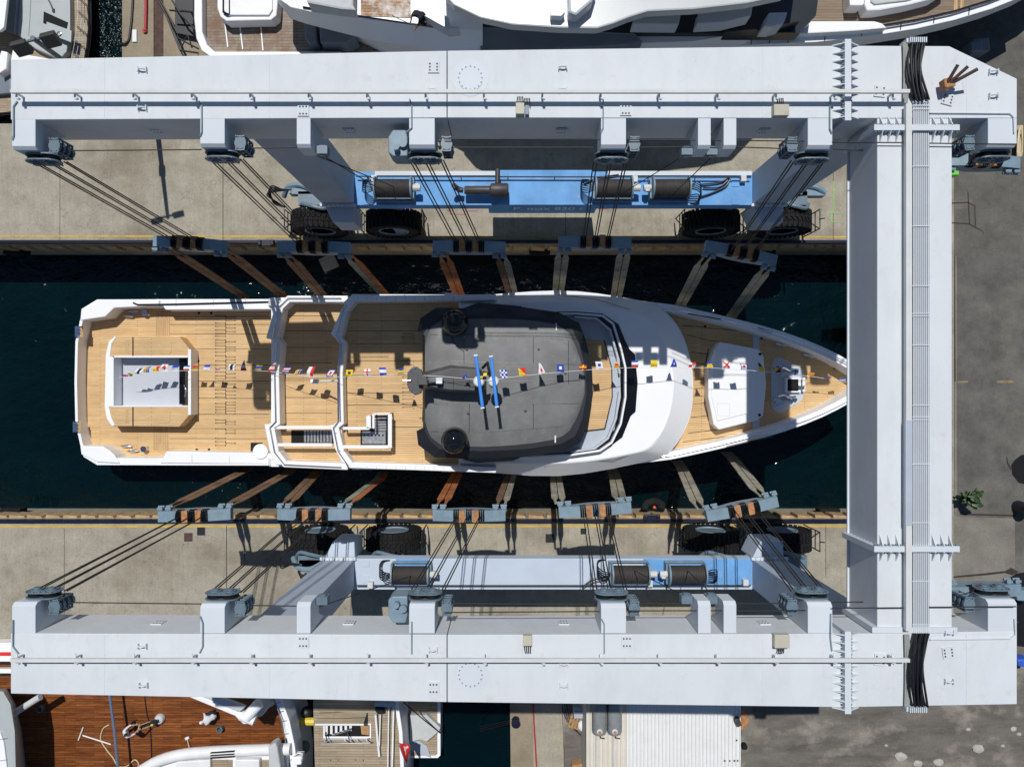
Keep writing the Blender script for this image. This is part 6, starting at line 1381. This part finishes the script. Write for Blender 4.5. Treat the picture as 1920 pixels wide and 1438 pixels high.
# ---- right-hand yard
pl_ = thing('leafy_plant', W(1803, 932, 0), 'green broad-leaved plant growing by the cross beam on the asphalt', 'plant')
random.seed(11); lf = MB()
def leaf(mb, base, az, L, wd, lift):
    d = Vector((math.cos(az), math.sin(az), 0)); n = Vector((-d.y, d.x, 0)); vs = []; N = 6
    for k in range(N+1):
        t = k/N; w = wd*math.sin(math.pi*min(1, t*0.92+0.06))**0.8
        c = base + d*(L*t) + Vector((0, 0, lift*math.sin(t*2.2)))
        vs += [c - n*w + Vector((0, 0, 0.05*w/wd)), c, c + n*w + Vector((0, 0, 0.05*w/wd))]
    fs = []
    for k in range(N): fs += [(3*k, 3*k+1, 3*k+4, 3*k+3), (3*k+1, 3*k+2, 3*k+5, 3*k+4)]
    mb.add(vs, fs)
c = W(1795, 930, 0)
for k, (az, L, wd, lf_, z) in enumerate(((5, 0.75, .20, .3, 1.3), (-18, 1.0, .22, .2, 1.5), (38, .7, .20, .3, 1.4), (-45, .85, .22, .2, 1.2), (70, .6, .18, .3, 1.3), (-75, .7, .2, .2, 1.0), (100, .5, .16, .3, 1.2), (20, .95, .18, .1, 1.1), (-30, .8, .2, .2, 1.7), (150, .5, .15, .3, 1.2), (-120, .6, .18, .2, 1.0), (55, .5, .15, .2, 1.7)) + tuple((random.uniform(-180, 180), random.uniform(.2, .45), random.uniform(.05, .10), .15, random.uniform(.3, 1.6)) for _ in range(26))):
    b = MB(); leaf(b, Vector((c.x, c.y, z*0.6)) + Vector((random.uniform(-.1, .3), random.uniform(-.2, .2), 0)), R(az), L*0.8, wd*0.8, lf_); b.build('leaf', 'leaf' if k % 3 else 'leaf_light', pl_, True)
b = MB()
for k in range(5): b.tube([Vector((c.x+random.uniform(-.1, .1), c.y+random.uniform(-.1, .1), 0.0)), Vector((c.x+random.uniform(-.1, .3), c.y+random.uniform(-.2, .2), 1.4))], 0.025, 5)
b.build('stem', 'leaf', pl_)
t = thing('yard_bollard', W(1906, 950, 0), 'black steel bollard with tan rusted cap at the right edge', 'bollard')
b = MB(); b.lathe([(0, 0), (0.36, 0), (0.34, 0.3), (0.28, 0.45), (0.28, 0.9), (0.34, 0.98), (0, 1.0)], W(1908, 950, 0.002), 'Z', 24); b.build('post', 'black_iron', t, True)
b = MB(); b.lathe([(0, 1.0), (0.27, 1.0), (0.25, 1.08), (0, 1.11)], W(1908, 950, 0.002), 'Z', 24); b.build('cap', 'wood_crate', t, True)
b = MB(); b.obox(W(1776, 324, 0.5), 0.75, 0.55, 0.9); b.build('green_bin', 'plastic_green', label='bright green bin half hidden by the cross beam', cat='bin', bevel=0.05)
b = MB(); b.prism([(1908, 1236), (1935, 1235), (1935, 1252), (1910, 1250)], 0.9, 0.1); b.build('blue_tarpaulin', 'plastic_blue', label='blue tarpaulin at the right edge below the girder end', cat='tarpaulin', bevel=0.1)
b = MB(); random.seed(5)
for k in range(14): a = k*0.9; b.tube(arc([tuple(W(1912+5*math.cos(a+j), 265+30*math.sin(a*0.7+j*1.3), 0.05+0.03*k)) for j in range(5)], 4), 0.035, 5)
b.build('rope_heap', 'hose_cream', label='heap of tangled rope on the asphalt at the right edge', cat='rope', smooth=True)
b = MB(); b.obox(W(1830, 92, 0.5), 0.9, 0.7, 0.9, 0.1); b.obox(W(1830, 88, 1.0), 0.6, 0.5, 0.2, 0.1); b.build('pump_unit', 'hull_steel', label='dark pump unit in the bow shadow of the large upper yacht', cat='pump', bevel=0.04)
b = MB()
for k in range(4): b.tube(arc([tuple(W(1880+6*k, 1100+4*math.sin(k), 0.2)), tuple(W(1888+5*k, 1092, 0.3)), tuple(W(1896+3*k, 1099, 0.2)), tuple(W(1886+4*k, 1104, 0.1))], 4), 0.04, 6)
b.build('cable_coil', 'rope', label='black cable coil beside the spare lower spreader beam', cat='cable', smooth=True)
b = MB(); b.prism([(1905, 1108), (1940, 1106), (1940, 1128), (1908, 1126)], 1.0, 0.3); b.build('steel_frame', 'gear_grey', label='blue grey steel frame at the right edge beyond the lower girder', cat='frame', bevel=0.05)
random.seed(21)
STN = [(1688, 1418, .34), (1760, 1428, .30), (1833, 1403, .33), (1720, 1431, .28), (1815, 1367, .14), (1900, 1366, .2), (1910, 1376, .15), (1662, 1397, .1), (1880, 1398, .12)]
lab = ['largest pale stone on the dirt yard', 'flat grey stone at the bottom of the dirt yard', 'round pale stone right of the middle of the dirt yard', 'flat stone between the two big stones', 'small white stone casting a shadow on the dirt yard', 'pale stone at the right edge of the dirt yard', 'small stone beside the right edge stone', 'tiny stone left of the largest pale stone', 'tiny dark stone near the right corner']
for (x, y, r), l in zip(STN, lab):
    b = MB(); c = W(x, y, 0.0); n = 9; loops = []
    for zz, k in ((0.0, 1.0), (r*0.18, 0.95), (r*0.3, 0.6)): loops.append([c + Vector((r*k*math.cos(2*math.pi*i/n)*random.uniform(.85, 1.15), r*0.7*k*math.sin(2*math.pi*i/n)*random.uniform(.85, 1.15), zz)) for i in range(n)])
    b.loft(loops); b.build('stone', 'stone', label=l, cat='stone', smooth=True, angle=50, group='stones on the dirt yard')
# ---- small things on the slip
b = MB(); b.obox(W(617, 493, -3.0), 0.95, 0.85, 0.30, R(25)); b.obox(W(610, 486, -3.0), 0.5, 0.25, 0.25, R(25)); fb_ = b.build('floating_block', 'float_green', label='pale concrete float drifting in the slip under the second spreader beam', cat='float', bevel=0.04)
b = MB(); b.tube(arc([tuple(W(1208, 957, -1.0)), tuple(W(1212, 945, -1.2)), tuple(W(1227, 940, -1.2)), tuple(W(1240, 946, -1.2)), tuple(W(1238, 956, -1.0))], 4), 0.22, 10); b.build('tyre_fender', 'rubber', label='black tyre fender hung on the lower slip wall', cat='fender', smooth=True)
b = MB(); b.ball(W(1227, 951, -0.9), 0.09, 16, 10); b.build('orange_buoy', 'plastic_orange', label='orange buoy hanging over the lower slip wall', cat='buoy', smooth=True)
for px, py, l in ((500, 456, 'navy quay cleat on the upper kerb left of the second spreader beam'), (1222, 970, 'navy quay cleat on the lower kerb behind the orange buoy')):
    b = MB(); c = W(px, py, 0.26); b.obox(c, 0.9, 0.35, 0.12); b.obox(c+Vector((-.35, 0, .1)), 0.18, 0.3, 0.2); b.obox(c+Vector((.35, 0, .1)), 0.18, 0.3, 0.2); b.build('quay_cleat', 'kerb_navy', label=l, cat='cleat', group='quay cleats', bevel=0.03)

# ================================================================== PEOPLE AND THEIR TOOLS
def person(name, label, at, rz, J, mats, tilt=None):
    """J: joints name->(x,y,z,r); body grown over the skeleton, then coloured by nearest bone"""
    bones = [('pelvis', 'chest', 't'), ('chest', 'neck', 't'), ('neck', 'head0', 's'), ('head0', 'head1', 'h'), ('head1', 'head2', 'h')]
    for s in 'lr':
        bones += [('chest', 'sh'+s, 't'), ('sh'+s, 'el'+s, 't'), ('el'+s, 'wr'+s, 's'), ('wr'+s, 'pa'+s, 's'), ('pelvis', 'hip'+s, 'p'), ('hip'+s, 'kn'+s, 'p'), ('kn'+s, 'an'+s, 'p'), ('an'+s, 'to'+s, 'f')]
        pa, wr = Vector(J['pa'+s][:3]), Vector(J['wr'+s][:3]); d = (pa-wr).normalized(); sd = d.cross(Vector((0, 0, 1)));
        sd = sd.normalized() if sd.length > .1 else Vector((1, 0, 0))
        for f in range(5):
            o = (f-2)*0.022; L = (0.055, 0.075, 0.085, 0.08, 0.06)[f]
            root = pa + sd*o*0.8 + d*0.02 if f else pa - d*0.03 + sd*(-0.04)
            q1 = root + d*L*0.55 + sd*o*0.3 + (sd*(-0.03) if f == 0 else Vector()); q2 = q1 + d*L*0.4 + Vector((0, 0, -0.025))
            for nm, q in ((f'f{s}{f}a', q1), (f'f{s}{f}b', q2)): J[nm] = (*q, 0.009)
            bones += [('pa'+s, f'f{s}{f}a', 's'), (f'f{s}{f}a', f'f{s}{f}b', 's')]
    names = list(J.keys()); idx = {n: i for i, n in enumerate(names)}
    me = bpy.data.meshes.new('sk'); me.from_pydata([J[n][:3] for n in names], [(idx[a], idx[c]) for a, c, _ in bones], [])
    o = bpy.data.objects.new('sk', me); COL.objects.link(o)
    o.modifiers.new('skin', 'SKIN'); sv_ = me.skin_vertices[0].data
    for n in names: sv_[idx[n]].radius = (J[n][3], J[n][3]); sv_[idx[n]].use_root = (n == 'pelvis')
    sd_ = o.modifiers.new('sub', 'SUBSURF'); sd_.levels = 2; sd_.render_levels = 2
    dg = bpy.context.evaluated_depsgraph_get(); dg.update()
    bm = bpy.data.meshes.new_from_object(o.evaluated_get(dg)); bpy.data.objects.remove(o)
    bm.name = name; bm.materials.clear()
    for mt in mats: bm.materials.append(MAT[mt])
    key = {'t': 0, 'p': 1, 's': 2, 'h': 3, 'f': 4}
    segs = [(Vector(J[a][:3]), Vector(J[c][:3]), key[k], (J[a][3]+J[c][3])/2) for a, c, k in bones]
    for p in bm.polygons:
        c = p.center; best = (9, 0)
        for a, e, k, r in segs:
            ab = e-a; t = max(0, min(1, (c-a).dot(ab)/max(ab.length_squared, 1e-9))); dd = (c-(a+ab*t)).length/max(r, 0.02)
            if dd < best[0]: best = (dd, k)
        p.material_index = best[1]; p.use_smooth = True
    po = bpy.data.objects.new(name, bm); COL.objects.link(po); po.location = at; po.rotation_euler.z = rz
    reg(po, (0, 0, 0))
    return tag(po, label, 'person')
# standing, leaning forward over a machine; faces +x
JS = dict(pelvis=(0, 0, .95, .15), chest=(.22, 0, 1.30, .16), neck=(.32, 0, 1.46, .065), head0=(.36, 0, 1.53, .085), head1=(.41, 0, 1.60, .10), head2=(.43, 0, 1.69, .07))
for s, q in (('l', 1), ('r', -1)):
    JS.update({'sh'+s: (.26, .20*q, 1.36, .075), 'el'+s: (.48, .26*q, 1.12, .05), 'wr'+s: (.70, .16*q, 1.08, .036), 'pa'+s: (.78, .14*q, 1.07, .036), 'hip'+s: (-.01, .10*q, .88, .105), 'kn'+s: (.08, .13*q, .48, .07), 'an'+s: (-.02, .14*q, .08, .05), 'to'+s: (.16, .17*q, .04, .042)})
zd = ZB-0.15
p1 = W(241, 1370, 1.4); person('person', 'person in white shirt and dark trousers steering the floor polisher on the brown deck', (p1.x-0.15, p1.y-0.05, zd), R(25), dict(JS), ['cloth_white', 'cloth_dark', 'skin', 'hair', 'cloth_dark'])
# crouching, arms reaching forward; faces +x
JC = dict(pelvis=(0, 0, .42, .16), chest=(.28, 0, .72, .16), neck=(.40, 0, .86, .065), head0=(.45, 0, .92, .085), head1=(.51, 0, .97, .10), head2=(.54, 0, 1.05, .07))
for s, q in (('l', 1), ('r', -1)):
    JC.update({'sh'+s: (.32, .20*q, .78, .075), 'el'+s: (.48, .27*q, .52, .05), 'wr'+s: (.64, .20*q, .28, .036), 'pa'+s: (.70, .18*q, .21, .036), 'hip'+s: (0, .11*q, .38, .11), 'kn'+s: (.36, .20*q, .42, .075), 'an'+s: (.08, .18*q, .08, .05), 'to'+s: (.26, .20*q, .04, .042)})
p2 = W(392, 1346, 1.1); person('person', 'person in white shirt and white cap crouching below the deck crane', (p2.x+0.2, p2.y, zd), R(190), dict(JC), ['cloth_white', 'cloth_dark', 'skin', 'plastic_white', 'cloth_dark'])
p3 = W(783, 32, 6.6); person('person', 'person in dark clothes kneeling and scrubbing the upper deck of the large yacht', (p3.x+0.3, p3.y+0.1, 6.13), R(215), dict(JC), ['cloth_dark', 'cloth_dark', 'skin', 'hair', 'cloth_dark'])
# polisher
po_ = thing('floor_polisher', W(302, 1347, zd), 'black and grey floor polisher on the brown deck in front of its operator', 'polisher')
c = W(301, 1346, zd); c.z = zd
b = MB(); b.lathe([(0, 0), (0.27, 0), (0.28, 0.10), (0.22, 0.22), (0.10, 0.26), (0, 0.27)], c, 'Z', 24); b.build('base', 'cover_grey', po_, True)
b = MB(); b.lathe([(0, 0.25), (0.15, 0.25), (0.15, 0.50), (0.10, 0.54), (0, 0.55)], c + Vector((-.18, -.08, 0)), 'Z', 18); b.build('motor', 'muffler', po_, True)
b = MB(); b.lathe([(0, 0.55), (0.07, 0.55), (0.07, 0.58), (0, 0.58)], c + Vector((-.18, -.08, 0)), 'Z', 12); b.build('motor_cap', 'plastic_yellow', po_, True)
b = MB(); h0 = Vector((p1.x+0.62, p1.y+0.22, zd+1.07))
for q in (-.12, .12): b.tube([c + Vector((-.1, q-.05, .3)), h0 + Vector((-.02, q, 0))], 0.02, 6)
b.tube([h0 + Vector((-.06, -.22, 0)), h0 + Vector((.04, .22, 0))], 0.022, 6); b.build('handle', 'hose_cream', po_, True)
b = MB(); b.obox((c+h0)/2, 0.75, 0.16, 0.12, 0.35); b.build('cable_box', 'black_iron', po_, bevel=0.03)
b = MB(); b.tube(arc([tuple(W(270, 1290, zd+.03)), tuple(W(274, 1330, zd+.03)), tuple(W(282, 1370, zd+.03)), tuple(W(284, 1430, zd+.03)), tuple(W(285, 1480, zd+.03))], 5), 0.03, 6); b.build('power_cable', 'rope', label='black power cable of the polisher lying across the brown deck', cat='cable', smooth=True)
bk = MB(); bk.lathe([(0.10, 0.02), (0.0, 0.02), (0.0, 0.0), (0.13, 0), (0.17, 0.34), (0.15, 0.34), (0.11, 0.02)], (0, 0, 0), 'Z', 20); bkm = proto(bk, 'bucket', True, 40)
for px, py, l in ((416, 1362, 'grey bucket beside the crouching person on the brown deck'), (81, 1325, 'grey bucket in the shade of the superstructure on the brown deck')):
    tag(put('bucket', bkm, W(px, py, zd+0.002)), l, 'bucket', 'buckets on the brown deck')
b = MB(); b.tube([W(155, 1378, zd+.05), W(208, 1395, zd+.05)], 0.035, 8); b.tube([W(147, 1387, zd+.05), W(156, 1363, zd+.05)], 0.035, 8); b.build('deck_squeegee', 'plastic_white', label='white T-shaped squeegee lying on the brown deck', cat='squeegee', smooth=True)
b = MB(); b.tube(arc([tuple(W(205, 1358, zd+.05)), tuple(W(193, 1366, zd+.05)), tuple(W(189, 1386, zd+.05)), tuple(W(200, 1405, zd+.05)), tuple(W(212, 1420, zd+.05)), tuple(W(222, 1436, zd+.05)), tuple(W(238, 1436, zd+.05)), tuple(W(252, 1424, zd+.05)), tuple(W(260, 1432, zd+.05)), tuple(W(255, 1450, zd+.05))], 5), 0.032, 6); b.build('deck_hose', 'hose_cream', label='cream hose winding over the brown deck by the blue pole', cat='hose', smooth=True)
b = MB(); b.tube([W(205, 1298, 1.6), W(214, 1365, 1.6), W(222, 1450, 1.6)], 0.07, 8); b.build('awning_pole', 'pole_blue', ca_, True)
b = MB(); b.obox(W(351, 1383, zd+.05), 0.22, 0.13, 0.06, .4); b.tube([W(351, 1385, zd+.06), W(357, 1412, zd+.4)], 0.015, 5); b.build('scrub_brush', 'plastic_white', label='small white scrubbing brush with handle on the brown deck', cat='brush')
b = MB(); b.tube([W(735, 30, 6.4), W(772, 47, 6.75)], 0.02, 6); b.build('mop_handle', 'rope', label='thin dark mop handle held by the kneeling person', cat='mop')
